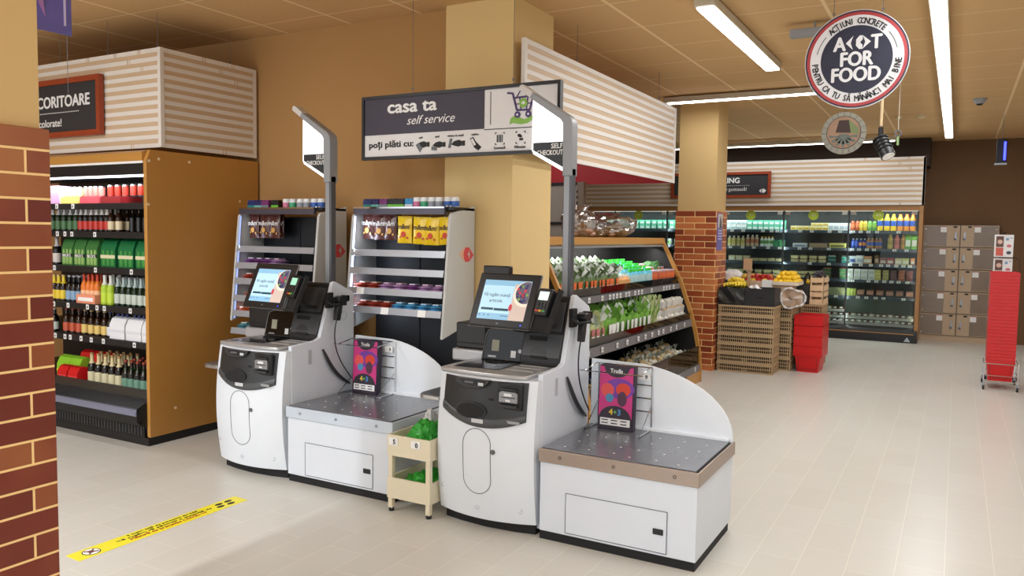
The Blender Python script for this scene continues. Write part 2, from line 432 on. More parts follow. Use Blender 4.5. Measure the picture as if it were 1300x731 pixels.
def make_kiosk(loc, label, near):
    """local x: 0 = right side panel, negative to the left; y: into the shop; origin at the floor"""
    t = thing('self_checkout_kiosk', label, 'self checkout', loc, world=False)
    # body with a front cover curved both ways
    b = MB(); nx, nz = 20, 16
    X = lambda u: lerp(-.645, -.004, u); Zf = lambda v: lerp(.065, .872, v)
    b.grid(lambda u, v: (X(u), front(X(u), Zf(v)), Zf(v)), nx, nz, WHITE)
    b.grid(lambda u, v: (-.645, lerp(.45, front(-.645, Zf(v)), u), Zf(v)), 1, nz, WHITE)
    b.grid(lambda u, v: (-.004, lerp(front(-.004, Zf(v)), .074, u), Zf(v)), 1, nz, WHITE)
    pts = [(X(i/nx), front(X(i/nx), .872)) for i in range(nx+1)]+[(-.004,.45),(-.645,.45)]
    n = len(pts); b.add([(p[0],p[1],.872) for p in pts], [tuple(range(n))], WHITE)
    pts = [(X(i/nx), front(X(i/nx), .065)) for i in range(nx+1)]+[(-.004,.45),(-.645,.45)]
    b.add([(p[0],p[1],.065) for p in pts], [tuple(range(n))[::-1]], WHITE)
    b.add([(-.645,.45,.065),(-.004,.45,.065),(-.004,.45,.872),(-.645,.45,.872)], [(1,0,3,2)], WHITE)
    body = b.build('body', t, angle=50)
    # thin outline of the service door, lock and the three round plugs
    o = MB(); pl = []
    cx, hw, z0, z1 = -.335, .092, .305, .50
    for k in range(40):
        a = 2*PI*k/40; zz = (z1 if math.sin(a) > 0 else z0)+hw*math.sin(a)*.98; xx = cx+hw*math.cos(a)
        pl.append((xx, front(xx, zz)-.0005, zz))
    pl.append(pl[0]); fine = []
    for a_,b_ in zip(pl[:-1],pl[1:]):
        nn = max(1,int(abs(a_[2]-b_[2])/.015))
        for q_ in range(nn):
            xx = lerp(a_[0],b_[0],q_/nn); zz = lerp(a_[2],b_[2],q_/nn); fine.append((xx,front(xx,zz)-.001,zz))
    fine.append(fine[0]); o.tube(fine, .0018, DGREY, 4)
    ol = o.build('service_door_outline', body)
    k = MB(); k.disc((-.228, front(-.228,.47)-.002, .47), .014, mat('lock_grey',(92,94,98),.4), 'y', 16, .006); k.build('lock', body)
    for px, pz in ((-.60,.21),(-.34,.13),(-.08,.14)):
        MB().ring((px, front(px,pz)-.001, pz), .011, .0125, mat('plug_shadow',(176,179,184),.5), 'y', 16, .003).build('round_plug', body)  # pale grey rings outline the plugs
    MB().prism([(-.62,.06),(-.5,.035),(-.32,.02),(-.14,.035),(-.02,.06),(-.02,.7),(-.62,.7)],'z',0,.066,BLACKM).build('plinth', t)
    # black note and coin panel
    p = MB(); nx, nz = 24, 10
    XP = lambda u: lerp(-.598, -.05, u)
    def zb(x): s = (x+.30)/.28; return .60+.062*min(1.15,s*s)
    def fp(off, ztop, extra=0):
        def f(u, v):
            x = XP(u); z = lerp(zb(x)+extra*0, ztop(x), v); return (x, front(x, z)-off, z)
        return f
    p.grid(fp(.004, lambda x: .864), nx, nz, mat('anthracite_panel',(40,42,44),.42))
    # skirt so that the panel has thickness
    edge = [fp(.004, lambda x: .864)(i/nx,0) for i in range(nx+1)]+[fp(.004, lambda x: .864)(1,j/nz) for j in range(1,nz+1)]+[fp(.004, lambda x: .864)(1-i/nx,1) for i in range(1,nx+1)]+[fp(.004, lambda x: .864)(0,1-j/nz) for j in range(1,nz)]
    m_ = len(edge); p.add(edge+[(e[0],e[1]+.006,e[2]) for e in edge], [(i,i+m_,(i+1)%m_+m_,(i+1)%m_) for i in range(m_)], MATS['anthracite_panel'])
    panel = p.build('coin_and_note_panel', t, angle=50)
    l = MB(); LEDGE = mat('ledge_grey',(68,71,74),.35)
    l.grid(lambda u, v: (XP(u), front(XP(u), zb(XP(u))+.05*v)-.006-.008*math.sin(PI*v)**.6, zb(XP(u))+.05*v), nx, 6, LEDGE)
    l.build('return_ledge', panel, angle=60)
    # coin inlet bowl
    c = MB(); q = []
    for k in range(13):
        a = PI+PI*k/12; q.append((-.378+.112*math.cos(a), .866+.052*math.sin(a)))
    c.prism(q, 'y', front(-.38,.85)-.028, front(-.38,.85)+.01, DGREY)
    q2 = [(-.372+.085*math.cos(PI+PI*k/12), .862+.032*math.sin(PI+PI*k/12)) for k in range(13)]
    c.prism(q2, 'y', front(-.38,.85)-.031, front(-.38,.85)-.02, BLACK)
    c.cbox((-.39, front(-.38,.85)-.034, .848), (.06,.006,.012), MGREY)
    c.cbox((-.315, front(-.38,.85)-.032, .842), (.035,.004,.018), mat('pale_sticker',(200,202,205),.4))
    c.build('coin_inlet', panel, bevel=.003)
    # coin return cup: dark dome above the ledge
    c = MB(); yb = front(-.375,.69)
    c.prism([(-.375+.1*math.cos(2*PI*k/28), .69+.048*math.sin(2*PI*k/28)) for k in range(28)], 'y', yb-.016, yb+.01, DGREY)
    c.prism([(-.375+.092*math.cos(2*PI*k/28), .69+.042*math.sin(2*PI*k/28)) for k in range(28)], 'y', yb-.018, yb+.01, BLACKM)
    c.build('coin_return_cup', panel)
    c = MB(); c.cbox((-.325, front(-.32,.64)-.016, .637), (.075,.003,.022), MATS['pale_sticker']); c.cbox((-.135, front(-.13,.65)-.016, .648), (.13,.003,.016), mat('ledge_print',(150,153,156),.4))
    c.build('ledge_stickers', panel)
    MB().cbox((-.255, front(-.25,.76)-.005, .762), (.03,.004,.012), BLACKM).build('indicator_window', panel)
    # note acceptor with a chrome mouth
    c = MB(); yb = front(-.14,.78)-.004
    c.box(-.213,-.068,yb-.016,yb+.01,.715,.858,BLACK)
    na = c.build('note_acceptor', panel, bevel=.004)
    c = MB(); c.prism([(-.2,.756),(-.085,.756),(-.085,.808),(-.1,.818),(-.185,.818),(-.2,.808)],'y',yb-.03,yb-.014,mat('satin_silver',(150,152,156),.3,.6))
    c.cbox((-.1425,yb-.032,.80),(.05,.004,.016),mat('pale_lens',(225,226,228),.3)); c.cbox((-.1425,yb-.032,.768),(.03,.004,.012),MATS['pale_lens'])
    c.cbox((-.1425,yb-.026,.829),(.105,.02,.008),DGREY); c.cbox((-.1425,yb-.03,.738),(.11,.022,.014),DGREY)
    c.cbox((-.1425,yb-.0315,.785),(.09,.004,.004),BLACKM)
    c.build('note_mouth', na, bevel=.002)
    # steel deck
    d = MB(); fr = [(-.662,.045),(-.56,.02),(-.4,.006),(-.24,.004),(-.12,.012),(-.075,.026),(-.07,.04)]
    d.prism(fr+[(-.07,.47),(-.662,.47)], 'z', .872, .898, DECK)
    deck = d.build('steel_deck', t, bevel=.008, seg=3)
    s = MB(); SLOT = mat('pale_roller_strip',(214,213,210),.35,.4)
    for y in (.165,.262,.345): s.box(-.285,-.108,y-.012,y+.012,.896,.9005,SLOT)
    s.build('slide_strips', deck, bevel=.004)
    s = MB(); s.prism([(-.60,.09),(-.31,.115),(-.31,.40),(-.60,.40)],'z',.896,.9015,GLASSY); s.build('scanner_glass', deck, bevel=.001)
    s = MB(); s.ring((-.46,.36,.903),.05,.075,BLACKM,'z',20,.004); s.box(-.53,-.40,.33,.35,.9,.906,BLACKM); s.build('scanner_cutout', deck)
    # side panel that rises behind the till
    s = MB(); s.prism([(.076,.03),(.076,.905),(.31,.918),(.355,.935),(.485,1.318),(.51,1.325),(.70,1.245),(.715,1.22),(.715,.03)],'x',-.03,0,WHITE2)
    side = s.build('side_panel', t, bevel=.004)
    MB().ring((.002,.60,1.07),.03,.032,mat('plug_shadow',(0,0,0)),'x',20,.003).build('round_plug', side)
    MB().box(0,.004,.235,.265,.76,.86,mat('plug_shadow',(0,0,0))).build('bracket_plate', side)
    # tower: slanted black receipt printer housing
    w = MB(); w.prism([(.36,.899),(.355,.93),(.485,1.305),(.51,1.312),(.69,1.235),(.70,.9)],'x',-.30,-.031,BLACK)
    tower = w.build('printer_tower', t, bevel=.006)
    def onslope(v): return (lerp(.357,.483,v), lerp(.94,1.295,v))
    def slab(x0,x1,v0,v1,th,m):
        y0,z0 = onslope(v0); y1,z1 = onslope(v1); nx_, nz_ = -.948*th, .318*th
        return MB().prism([(y0,z0),(y1,z1),(y1+nx_,z1+nz_),(y0+nx_,z0+nz_)],'x',x0,x1,m)
    slab(-.275,-.05,.47,.95,.006,mat('tower_cover_grey',(62,63,66),.4)).build('upper_cover', tower, bevel=.003)
    slab(-.29,-.036,.03,.42,.010,mat('printer_door_grey',(66,68,71),.42)).build('printer_door', tower, bevel=.004)
    slab(-.25,-.13,.30,.37,.016,BLACKM).build('printer_latch', tower, bevel=.003)
    slab(-.225,-.12,.01,.05,.015,BLACKM).build('receipt_slot', tower)
    c = MB(); y_, z_ = onslope(.10)
    c.T = TR(-.18, y_-.013, z_) @ RX(-.322); c.prism([(.055*math.cos(PI*k/12), .04*math.sin(PI*k/12)) for k in range(13)],'y',0,.006,DGREY)
    c.T = Matrix.Identity(4); c.build('receipt_cup', tower)
    # upright scanner window with a rounded black frame
    wn = MB(); fp_ = [(-.565,.902),(-.55,1.05),(-.535,1.08),(-.50,1.094),(-.33,1.094),(-.295,1.08),(-.28,1.05),(-.26,.902)]
    wn.T = TR(.05,.40,.902) @ Matrix.Diagonal((1.15,1,1.06,1)) @ RX(-.16) @ TR(0,0,-.902)
    wn.prism(fp_,'y',0,.05,BLACK)
    win = wn.build('upright_scanner', t, bevel=.005)
    g = MB(); g.T = wn.T; g.prism([(x*.9-.041,(z-.902)*.86+.915) for x, z in fp_],'y',-.003,.001,GLASSY); g.build('scanner_glass', win)
    g = MB(); g.T = wn.T
    FR = mat('bright_edge',(150,150,150),.3,.5)
    g.tube([(x*.94-.025,-.004,(z-.902)*.93+.907) for x, z in fp_], .0025, FR, 4)
    g.build('bright_trim', win)
    g = MB(); g.T = wn.T; g.box(-.50,-.455,-.006,-.002,.955,1.02,mat('khaki_label',(150,148,128),.5)); g.box(-.38,-.35,-.006,-.002,.925,.965,mat('bright_sticker',(225,225,222),.4)); g.disc((-.325,-.005,.965),.012,MATS['bright_edge'],'y',12,.003)
    g.tube([(-.29,-.005,.93),(-.275,-.005,.955),(-.285,-.005,1.0)],.0025,MATS['bright_edge'],4); g.tube([(-.34,-.005,.935),(-.31,-.005,.945),(-.28,-.005,.97)],.0025,MATS['bright_edge'],4)
    g.box(-.52,-.47,-.006,-.002,.918,.928,MATS['bright_edge'])
    g.build('scanner_marks', win)
    # black box and its metal shelf at the left rear
    lb = MB().box(-.835,-.61,.47,.62,.945,1.112,BLACK).build('bag_unit_box', t, bevel=.012, seg=3)
    MB().box(-.83,-.60,.462,.474,.98,.984,BLACKM).build('lid_gap', lb)
    MB().box(-.845,-.555,.44,.66,.868,.945,mat('pale_grey_metal',(178,180,184),.35,.4)).build('rear_shelf', t, bevel=.012, seg=3)
    # monitor on a stem
    mo = thing_part('monitor', t)
    Tm = TR(-.318,.19,1.298) @ RZ(-.06) @ RX(-.42)
    k = MB(); k.T = Tm
    k.box(-.212,.212,0,.028,-.168,.168,BLACK)
    scr = k.build('monitor', t, bevel=.010, seg=3)
    k = MB(); k.T = Tm; k.box(-.2135,.2135,.010,.016,-.1695,.1695,mat('silver_rim',(170,172,176),.3,.6)); k.build('silver_rim', scr, bevel=.006)
    z_on = -.002
    k = MB(); k.T = Tm; k.box(-.162,.162,z_on,.001,-.122,.122,SCREEN)
    k.box(-.16,.055,z_on-.0008,0,-.085,.088,SCREEN2)
    k.box(.055,.162,z_on-.0006,0,-.122,.10,SCR_WOOD)
    def cdisc(cx,cz,r,m,dy):
        k.prism([(min(.162,cx+r*math.cos(2*PI*q/36)),cz+r*math.sin(2*PI*q/36)) for q in range(36)],'y',z_on-dy,z_on-dy+.0006,m)
    cdisc(.135,.042,.078,SCR_BOWL,.001); cdisc(.138,.05,.068,mat('screen_picture_dark',(96,92,110),.3,emit=.3,noise=0),.0016)
    rr = random.Random(3)
    for i in range(34):
        a = rr.uniform(0,2*PI); r = .06*math.sqrt(rr.random()); px, pz = .136+r*math.cos(a), .05+r*math.sin(a)
        if px > .153: continue
        k.disc((px,z_on-.0022,pz),.0085,[BERRY,BERRY,BERRY2,BERRY3,BERRY][i%5],'y',10,.0008)
    k.disc((.055,z_on-.0012,-.045),.012,BERRY2,'y',12,.0008,ry=.022)
    k.box(-.145,-.06,z_on-.0014,0,-.066,-.052,SCR_BTN); k.box(-.055,.045,z_on-.0014,0,-.068,-.053,SCR_BTN)
    for px in (-.145,-.115,-.083): k.disc((px,z_on-.0014,-.098),.004,SCR_TXT,'y',10,.0008)
    k.box(.0,.05,z_on-.0012,0,-.1,-.097,SCR_TXT)
    k.text('Vă rugăm scanați',.03,SCR_TXT,(-.055,z_on-.001,.02),align='CENTER',fit=.185,th=.0006)
    k.text('articole',.03,SCR_TXT,(-.055,z_on-.001,-.016),align='CENTER',th=.0006)
    k.build('screen_picture', scr, smooth=False)
    k = MB(); k.T = Tm; k.text('LG',.012,mat('logo_silver',(190,190,190),.4),(-.01,-.0005,-.149),th=.0006); k.disc((0,-.0005,.148),.0025,GLASSY,'y',10,.001); k.disc((.15,-.0005,-.146),.004,mat('blue_led',(40,80,255),.4,emit=2,noise=0),'y',10,.001)
    k.build('monitor_marks', scr)
    k = MB(); k.prism([(.22,1.16),(.25,1.28),(.50,1.20),(.50,1.10),(.40,1.09)],'x',-.36,-.25,BLACKM); k.build('monitor_arm', t, bevel=.005)
    # card terminal on its bracket
    Tt = TR(-.035,.12,1.30) @ RZ(-.28) @ RX(-.38) @ Matrix.Scale(1.14,4)
    k = MB(); k.T = Tt
    k.prism([(-.041,-.06),(.041,-.06),(.044,.02),(.047,.065),(.04,.078),(-.04,.078),(-.047,.065),(-.044,.02)],'y',0,.035,BLACK)
    term = k.build('card_terminal', t, bevel=.005)
    k = MB(); k.T = Tt; k.box(-.031,.031,-.002,.001,.016,.060,LCD2 if near else LCD); k.build('display', term)
    k = MB(); k.T = Tt
    for i in range(3):
        for j in range(4): k.cbox((-.022+.022*i,-.002,.0-.013*j),(.017,.004,.009),[DGREY,DGREY,DGREY,[mat('key_red',(200,60,40),.4),mat('key_yellow',(220,170,50),.4),mat('key_green',(60,150,70),.4)][i]][j])
    k.build('keypad', term)
    k = MB(); k.T = Tt; k.prism([(-.05,-.13),(.045,-.13),(.06,.09),(.075,.085),(.06,-.14),(-.06,-.14)],'y',.02,.05,BLACKM); k.box(-.05,.05,.034,.05,-.14,.07,BLACKM); k.build('terminal_cradle', t, bevel=.003)
    k = MB(); k.tube([(-.03,.16,1.21),(-.06,.26,1.16),(-.10,.42,1.14)], .012, BLACKM, 8); k.build('terminal_arm', t)
    if near:
        k = MB(); k.box(-.70,-.505,.58,.63,1.405,1.478,BLACK); rd = k.build('rear_display', t, bevel=.008); MB().box(-.62,-.58,.60,.63,.95,1.41,BLACKM).build('display_post', rd)
    # hand scanner hanging at the side, with its cable
    hs = MB(); hs.T = TR(.052,.50,1.17)
    hs.prism([(-.012,0),(.03,-.008),(.052,.012),(.045,.045),(.0,.055),(-.035,.045),(-.04,.018)],'x',-.03,.03,BLACK)
    hs.T = TR(.052,.47,1.05) @ RX(-.16)
    hs.prism([(-.022,0),(.018,0),(.024,.06),(.026,.13),(-.022,.13),(-.026,.06)],'x',-.019,.019,BLACK)
    sc_ = hs.build('hand_scanner', t, bevel=.006)
    k = MB(); k.T = TR(.052,.545,1.205); k.box(-.028,.028,-.004,.03,-.02,.022,GLASSY); k.build('scanner_nose', sc_, bevel=.004)
    k = MB(); k.box(-.0,.03,.40,.46,1.14,1.25,BLACKM); k.tube([(.015,.40,1.19),(.05,.42,1.165),(.085,.45,1.17),(.085,.53,1.165)],.010,BLACKM,6); k.tube([(.015,.44,1.16),(.015,.55,1.155)],.010,BLACKM,6); k.build('scanner_holder', t, bevel=.003)
    k = MB(); pts = []
    for i in range(15):
        u = i/14; pts.append((.048-.02*u, lerp(.47,.665,u**1.6)-.045*math.sin(PI*u)*1.1, lerp(1.05,.60,u)))
    k.tube(pts,.0045,BLACK,6); k.build('scanner_cable', t)
    k = MB(); pts = []
    for i in range(11):
        u = i/10; pts.append((.012+.012*math.sin(PI*u), lerp(.37,.655,u)-.03*math.sin(PI*u), lerp(.85,.565,u)-.028*math.sin(PI*u)))
    k.tube(pts,[.007+.007*math.sin(PI*i/10)**.5 for i in range(11)],DGREY,7); k.build('grab_handle', t)
    # steel wing shelf at the left side
    k = MB(); q = [(-.645,.0)]
    for i in range(9):
        a = -PI/2-PI/2*i/8; q.append((-.745+.06*math.cos(a), .06+.06*math.sin(a)))
    q += [(-.805,.45),(-.645,.45)]
    k.prism(q,'z',.70,.722,STEEL); k.prism([(x*.97-.022,y*.93+.012) for x,y in q],'z',.722,.726,PLATE)
    k.build('wing_shelf', t, bevel=.006)
    # lane light
    PY = .55; px0, px1 = -.112, -.055
    k = MB(); k.box(px0,px1,PY-.02,PY+.03,1.25,2.08,POLE_D); k.box(px0+.003,px1-.018,PY-.023,PY-.018,1.25,2.08,POLE)
    pole = k.build('lane_light_pole', t, bevel=.004)
    k = MB(); q = [(-.115,2.035),(-.055,2.035),(-.055,2.335),(-.062,2.37),(-.085,2.395),(-.325,2.548),(-.345,2.515),(-.135,2.375),(-.118,2.35)]
    k.prism(q,'y',PY-.035,PY+.05,LGREY)
    la = k.build('lane_light_frame', t, bevel=.006)
    k = MB(); k.prism([(-.325,2.55),(-.345,2.515),(-.425,2.57),(-.42,2.595),(-.40,2.603)],'y',PY-.032,PY+.045,mat('lane_light_tip',(212,208,205),.4)); k.build('signal_tip', la, bevel=.005)
    k = MB(); q = [(-.335,2.51),(-.135,2.372),(-.116,2.345),(-.116,2.06),(-.125,2.066),(-.325,2.175),(-.338,2.2)]
    k.prism(q,'y',PY-.012,PY+.02,LIT); pn = k.build('lit_panel', la, bevel=.003)
    k = MB(); k.prism([(-.325,2.243),(-.118,2.243),(-.118,2.088),(-.325,2.198)],'y',PY-.0145,PY-.011,mat('black_band',(38,44,48),.4))
    k.text('SELF',.042,TEXTW,(-.122,PY-.016,2.205),align='RIGHT',bold=.022,fit=None,th=.001); k.text('CHECKOUT',.042,TEXTW,(-.122,PY-.016,2.166),align='RIGHT',bold=.022,th=.001,fit=.175)
    k.build('lane_light_lettering', pn)
    return t
def thing_part(n, p): return None

def make_bagging(loc, label, near):
    """right of the kiosk: scale plate, apron, cabinet and rounded screen; local x from 0 (left) to .895"""
    t = thing('bagging_scale_cabinet', label, 'bagging table', loc, world=False)
    W = .895; D = .73
    AP = mat('brown_tinted_steel',(168,152,140),.35,.55) if near else mat('filmed_white_apron',(196,206,218),.3,.1)
    MB().box(.005,W-.012,.014,D-.01,.052,.452,WHITE2).build('cabinet', t, bevel=.004)
    MB().box(.0,W-.02,.03,D-.03,0,.052,BLACKM).build('plinth', t)
    d = MB(); d.box(.165,.733,.010,.016,.068,.286,WHITE2); door = d.build('service_door', t)
    e = MB()
    for a,b_ in (((.165,.286),(.733,.286)),((.733,.286),(.733,.068)),((.733,.068),(.165,.068)),((.165,.068),(.165,.286))):
        e.cyl((a[0],.0095,a[1]),(b_[0],.0095,b_[1]),.0016,INK,4)
    e.build('door_gap', door)
    MB().box(.66,.715,.004,.012,.162,.192,BLACK).build('latch', door, bevel=.002)
    a = MB(); a.box(0,W,0,.012,.44,.514,AP); a.box(W-.012,W,.012,D,.44,.514,AP)
    ap = a.build('apron', t, bevel=.003)
    for x in (.13,.44,.77): MB().ring((x,-.001,.478),.006,.009,DGREY if near else MGREY,'y',12,.004).build('screw', ap)
    a = MB(); a.box(.006,W-.018,.016,D-.03,.49,.512,BLACKM); a.box(.012,W-.024,.022,D-.035,.508,.518,PLATE)
    pl = a.build('scale_plate', t, bevel=.002)
    rr = random.Random(11); a = MB()
    for i in range(6):
        for j in range(4):
            x = .12+.13*i+rr.uniform(-.02,.02); y = .09+.15*j+rr.uniform(-.02,.02)
            a.cyl((x,y,.517),(x,y,.5195),.0065,mat('pale_rivet',(226,226,226),.3,.3),8)
    a.build('rivets', pl)
    # rounded white screen
    s = MB(); q = [(-.0,.52),(-.0,.92)]
    for i in range(2,16):
        u = i/15; a_ = PI/2*(1-u); q.append((.20+.685*math.cos(a_), .52+.402*math.sin(a_)**.95))
    s.prism(q[:1]+q[1:]+[(.885,.50),(0,.50)],'y',D-.022,D-.014,SHEET)
    sh = s.build('rounded_screen', t, bevel=.002, angle=25)
    s = MB(); s.box(0,W-.03,D-.045,D-.022,.512,.535,SHEET); s.build('screen_foot', sh, bevel=.004)
    return t

K2 = (-1.975,3.83,0); K1 = (-3.895,3.86,0)
make_kiosk(K2,'nearest self checkout, its lane light overlapping the right end of the payment sign',True)
make_kiosk(K1,'farther self checkout beside the beer fridge, dim screen half covered by its card terminal',False)
make_bagging((-1.955,3.83,0),'bagging table with brown-tinted steel apron at the near end of the row',True)
make_bagging((-3.875,3.86,0),'bagging table with pale filmed apron, left of the cream stand with green bags',False)

# ------------------------------------------------------------------ wire stands with the poster boxes
PINK = mat('magenta_print',(205,58,130),.35,noise=.12,nscale=9); PURP = mat('violet_print',(120,62,160),.35)
def wire_stand(loc, label, price):
    t = thing('wire_display_stand', label, 'display stand', loc, world=False)
    r = .0038
    for x in (0,.345):
        k = MB()
        k.tube([(x,.21,.004),(x,.21,.375),(x,.17,.385),(x,.0,.36)],r,CHROME,6)
        k.tube([(x,.21,.15),(x,.10,.07),(x,.0,.004),(x,.21,.004)],r,CHROME,6)
        k.build('side_wire', t)
    for z in (.004,.11,.19,.27): MB().cyl((0,.21,z),(.345,.21,z),r,CHROME,6).build('rung', t)
    for y,z in ((.0,.36),(.17,.385)): MB().cyl((-.04 if y==0 else 0,y,z),(.36,y,z),r,CHROME,6).build('rung', t)
    k = MB(); k.box(.265,.335,.198,.203,.30,.345,PAPER); tg = k.build('price_tag', t)
    MB().text(price,.034,INK,(.312,.197,.309),bold=.02).build('price_digit', tg)
    return t
def poster_box(loc, label):
    t = thing('poster_box', label, 'advertising box', loc, world=False)
    T0 = RX(-.06)
    k = MB(); k.T = T0; k.box(-.112,.112,0,.05,0,.385,mat('dark_box_card',(42,26,50),.5)); bx = k.build('carton', t, bevel=.002)
    k = MB(); k.T = T0; k.box(-.108,.104,-.0015,.001,.004,.381,PINK)
    # dark dome below, dark shield above, plain generic colour shapes between them
    DK = mat('charcoal_print',(50,42,54),.4)
    k.prism([(-.108,.004),(.104,.004),(.104,.07)]+[(-.002+.1*math.cos(PI*i/14), .07+.075*math.sin(PI*i/14)) for i in range(1,14)]+[(-.108,.07)],'y',-.003,0,DK)
    k.prism([(-.108,.381),(.104,.381)]+[(.0+.08*math.cos(-PI*i/12), .375+.06*math.sin(-PI*i/12)) for i in range(13)],'y',-.0032,0,DK)
    k.disc((.02,-.0018,.25),.095,PURP,'y',24,.001,ry=.06)
    k.disc((-.055,-.0026,.235),.042,mat('coral_print',(226,84,84),.35),'y',20,.001); k.disc((.045,-.0028,.245),.046,mat('orange_red_print',(214,66,44),.35),'y',20,.001,ry=.04)
    k.disc((-.04,-.0034,.19),.026,mat('sky_print',(74,140,180),.35),'y',20,.001); k.disc((.04,-.0036,.19),.03,mat('plum_print',(84,50,70),.35),'y',20,.001,ry=.045)
    k.build('printed_face', bx)
    k = MB(); k.T = T0; k.text('Trolls',.034,TEXTW,(-.002,-.0035,.343),bold=.02,th=.001)
    k.text('4',.05,mat('print_yellow',(232,196,70),.4),(-.028,-.0035,.09),bold=.03,th=.001); k.text('+',.04,mat('print_green',(110,190,110),.4),(-.002,-.0035,.093),bold=.03,th=.001); k.text('3',.05,mat('print_blue',(90,150,210),.4),(.024,-.0035,.09),bold=.03,th=.001)
    k.prism([(-.095,.025),(.095,.025),(.095,.068),(-.095,.068)],'y',-.004,0,PAPER)
    for j in range(2):
        for i in range(3): k.box(-.085+.06*i,-.045+.06*i,-.0048,-.003,.035+.018*j,.041+.018*j,INK)
    k.build('lettering', bx)
    return t
for (ox,oy,who,near) in ((-1.90,4.318,'on the near steel-aproned bagging table',True),(-3.845,4.345,'on the farther bagging table',False)):
    wire_stand((ox,oy,.5195),'chrome wire display stand with a price tag '+who,'9')
    poster_box((ox+.155,oy+.10,.5195),'pink and violet poster box leaning in the wire stand '+who)

# ------------------------------------------------------------------ cream stand with green bags between the tills
CREAM = mat('cream_enamel',(226,216,188),.4)
t = thing('cream_bag_stand','cream metal stand with two trays of green bags between the two checkouts','stand',(-2.78,3.9,0))
x0,x1,y0,y1 = -2.945,-2.632,3.765,4.22
for z,nm in ((.345,'upper_tray'),(.085,'lower_tray')):
    k = MB(); k.box(x0+.012,x1-.012,y0+.012,y1-.012,z+.001,z+.012,CREAM); k.box(x0,x1,y0,y0+.012,z,z+.125,CREAM); k.box(x0,x1,y1-.012,y1,z,z+.125,CREAM); k.box(x0,x0+.012,y0+.012,y1-.012,z,z+.125,CREAM); k.box(x1-.012,x1,y0+.012,y1-.012,z,z+.125,CREAM)
    k.build(nm, t)
for x in (x0+.004,x1-.034):
    for y in (y0+.004,y1-.034):
        k = MB(); k.box(x,x+.03,y,y+.03,.02,.40,CREAM); l = k.build('leg', t, bevel=.002)
        MB().cyl((x+.015,y+.015,0),(x+.015,y+.015,.022),.017,BLACK,12).build('foot_cap', l)
for i,(x,d) in enumerate(((x0+.045,'5'),(x1-.105,'0'))):
    k = MB().box(x-.03,x+.035,y0-.004,y0,.41,.455,PAPER).build('price_tag', t)
    MB().text(d,.04,INK,(x+.01,y0-.005,.418),bold=.025).build('price_digit', k)
GREEN = mat('green_bag_film',(48,160,50),.35,noise=.15,nscale=14)
from mathutils import noise as mnoise
def crumple(name, c, r, m, label, cat, seed, group=None, ridges=.25):
    """a slumped heap of thin film: low mound with sharp folds"""
    k = MB(); n, rg = 40, 22; off = Vector((seed*3.1, seed*1.7, seed*.9))
    def f(u, v):
        a = 2*PI*u; b_ = PI/2*v
        d = Vector((math.cos(b_)*math.cos(a), math.cos(b_)*math.sin(a), math.sin(b_)))
        q = 1+ridges*(1.5*mnoise.noise(d*1.6+off)+1.3*abs(mnoise.noise(d*3.5+off))+.5*abs(mnoise.noise(d*8+off)))
        sq = lambda t, p: math.copysign(abs(t)**p, t)
        return (c[0]+r[0]*sq(d.x,.75)*q*(.98 if v < .05 else 1), c[1]+r[1]*sq(d.y,.75)*q, c[2]+max(0,r[2]*(d.z**.8 if d.z > 0 else 0)*q))
    k.grid(f, n, rg, m)
    return tag(k.build(name, loc=(c[0],c[1],c[2]), angle=16), label, cat, group)
crumple('green_bag',(-2.775,3.92,.358),(.095,.10,.17),GREEN,'crumpled bright green plastic bag in the upper cream tray','bag',4,ridges=.2)
crumple('green_bag',(-2.775,3.95,.098),(.10,.13,.115),GREEN,'crumpled bright green plastic bag in the lower cream tray','bag',8,ridges=.22)
crumple('white_bag',(-2.845,4.1,.358),(.06,.07,.19),mat('white_bag_film',(225,225,228),.3,noise=.1,nscale=20),'folded white plastic bag behind the green one in the upper cream tray','bag',5,ridges=.16)
# ================================================================== striped header boxes
HW = mat('header_white', (228,222,215), .5, noise=.02); HT = mat('header_tan', (205,178,146), .5, noise=.02)
def striped_panel(mb, p0, p1, z0, z1, nrm, n=11, ticks=True):
    """a board from p0 to p1 (x,y) between z0 and z1 with n tan stripes standing 2 mm back from white slats"""
    (ax,ay),(bx,by) = p0,p1; L = math.hypot(bx-ax,by-ay); ux,uy = (bx-ax)/L,(by-ay)/L; nx,ny = nrm
    def quad(s0,s1,a,b,off,m,th=.012):
        P = [(ax+ux*s0+nx*off, ay+uy*s0+ny*off),(ax+ux*s1+nx*off, ay+uy*s1+ny*off),(ax+ux*s1+nx*(off-th), ay+uy*s1+ny*(off-th)),(ax+ux*s0+nx*(off-th), ay+uy*s0+ny*(off-th))]
        mb.prism(P,'z',a,b,m)
    quad(0,L,z0,z1,-.004,HT,.016)
    h = z1-z0; e = .035
    quad(0,e,z0,z1,0,HW); quad(L-e,L,z0,z1,0,HW)
    unit = h/(n+(n+1)*.95); wv = unit*.95; z = z0
    for i in range(n+1):
        cuts = []
        if ticks:
            if i == n: cuts = [L-.25,L-.55,L-.9]
            elif i == n-1: cuts = [L-.38]
            elif i == n-2: cuts = [L-.22]
            elif i == 0: cuts = [L-.35]
        s = e
        for c_ in sorted([c for c in cuts if c > .1]):
            quad(s,c_-.018,z,z+wv,0,HW); quad(c_-.006,c_+.006,z,z+wv,0,HW); s = c_+.018
        quad(s,L-e,z,z+wv,0,HW)
        z += wv+unit
def header_wire(x, y, z, t):
    m = MB(); m.cyl((x,y,z),(x,y,ZC-.003),.002,MGREY,4); m.build('wire', t)
    m = MB(); m.ring((x,y,z+.03),.006,.010,MGREY,'y',10,.004); m.build('turnbuckle', t)
t = thing('striped_header_box','striped tan and white header box hanging over the beer fridge','shop header',(-5.4,4.09,2.31))
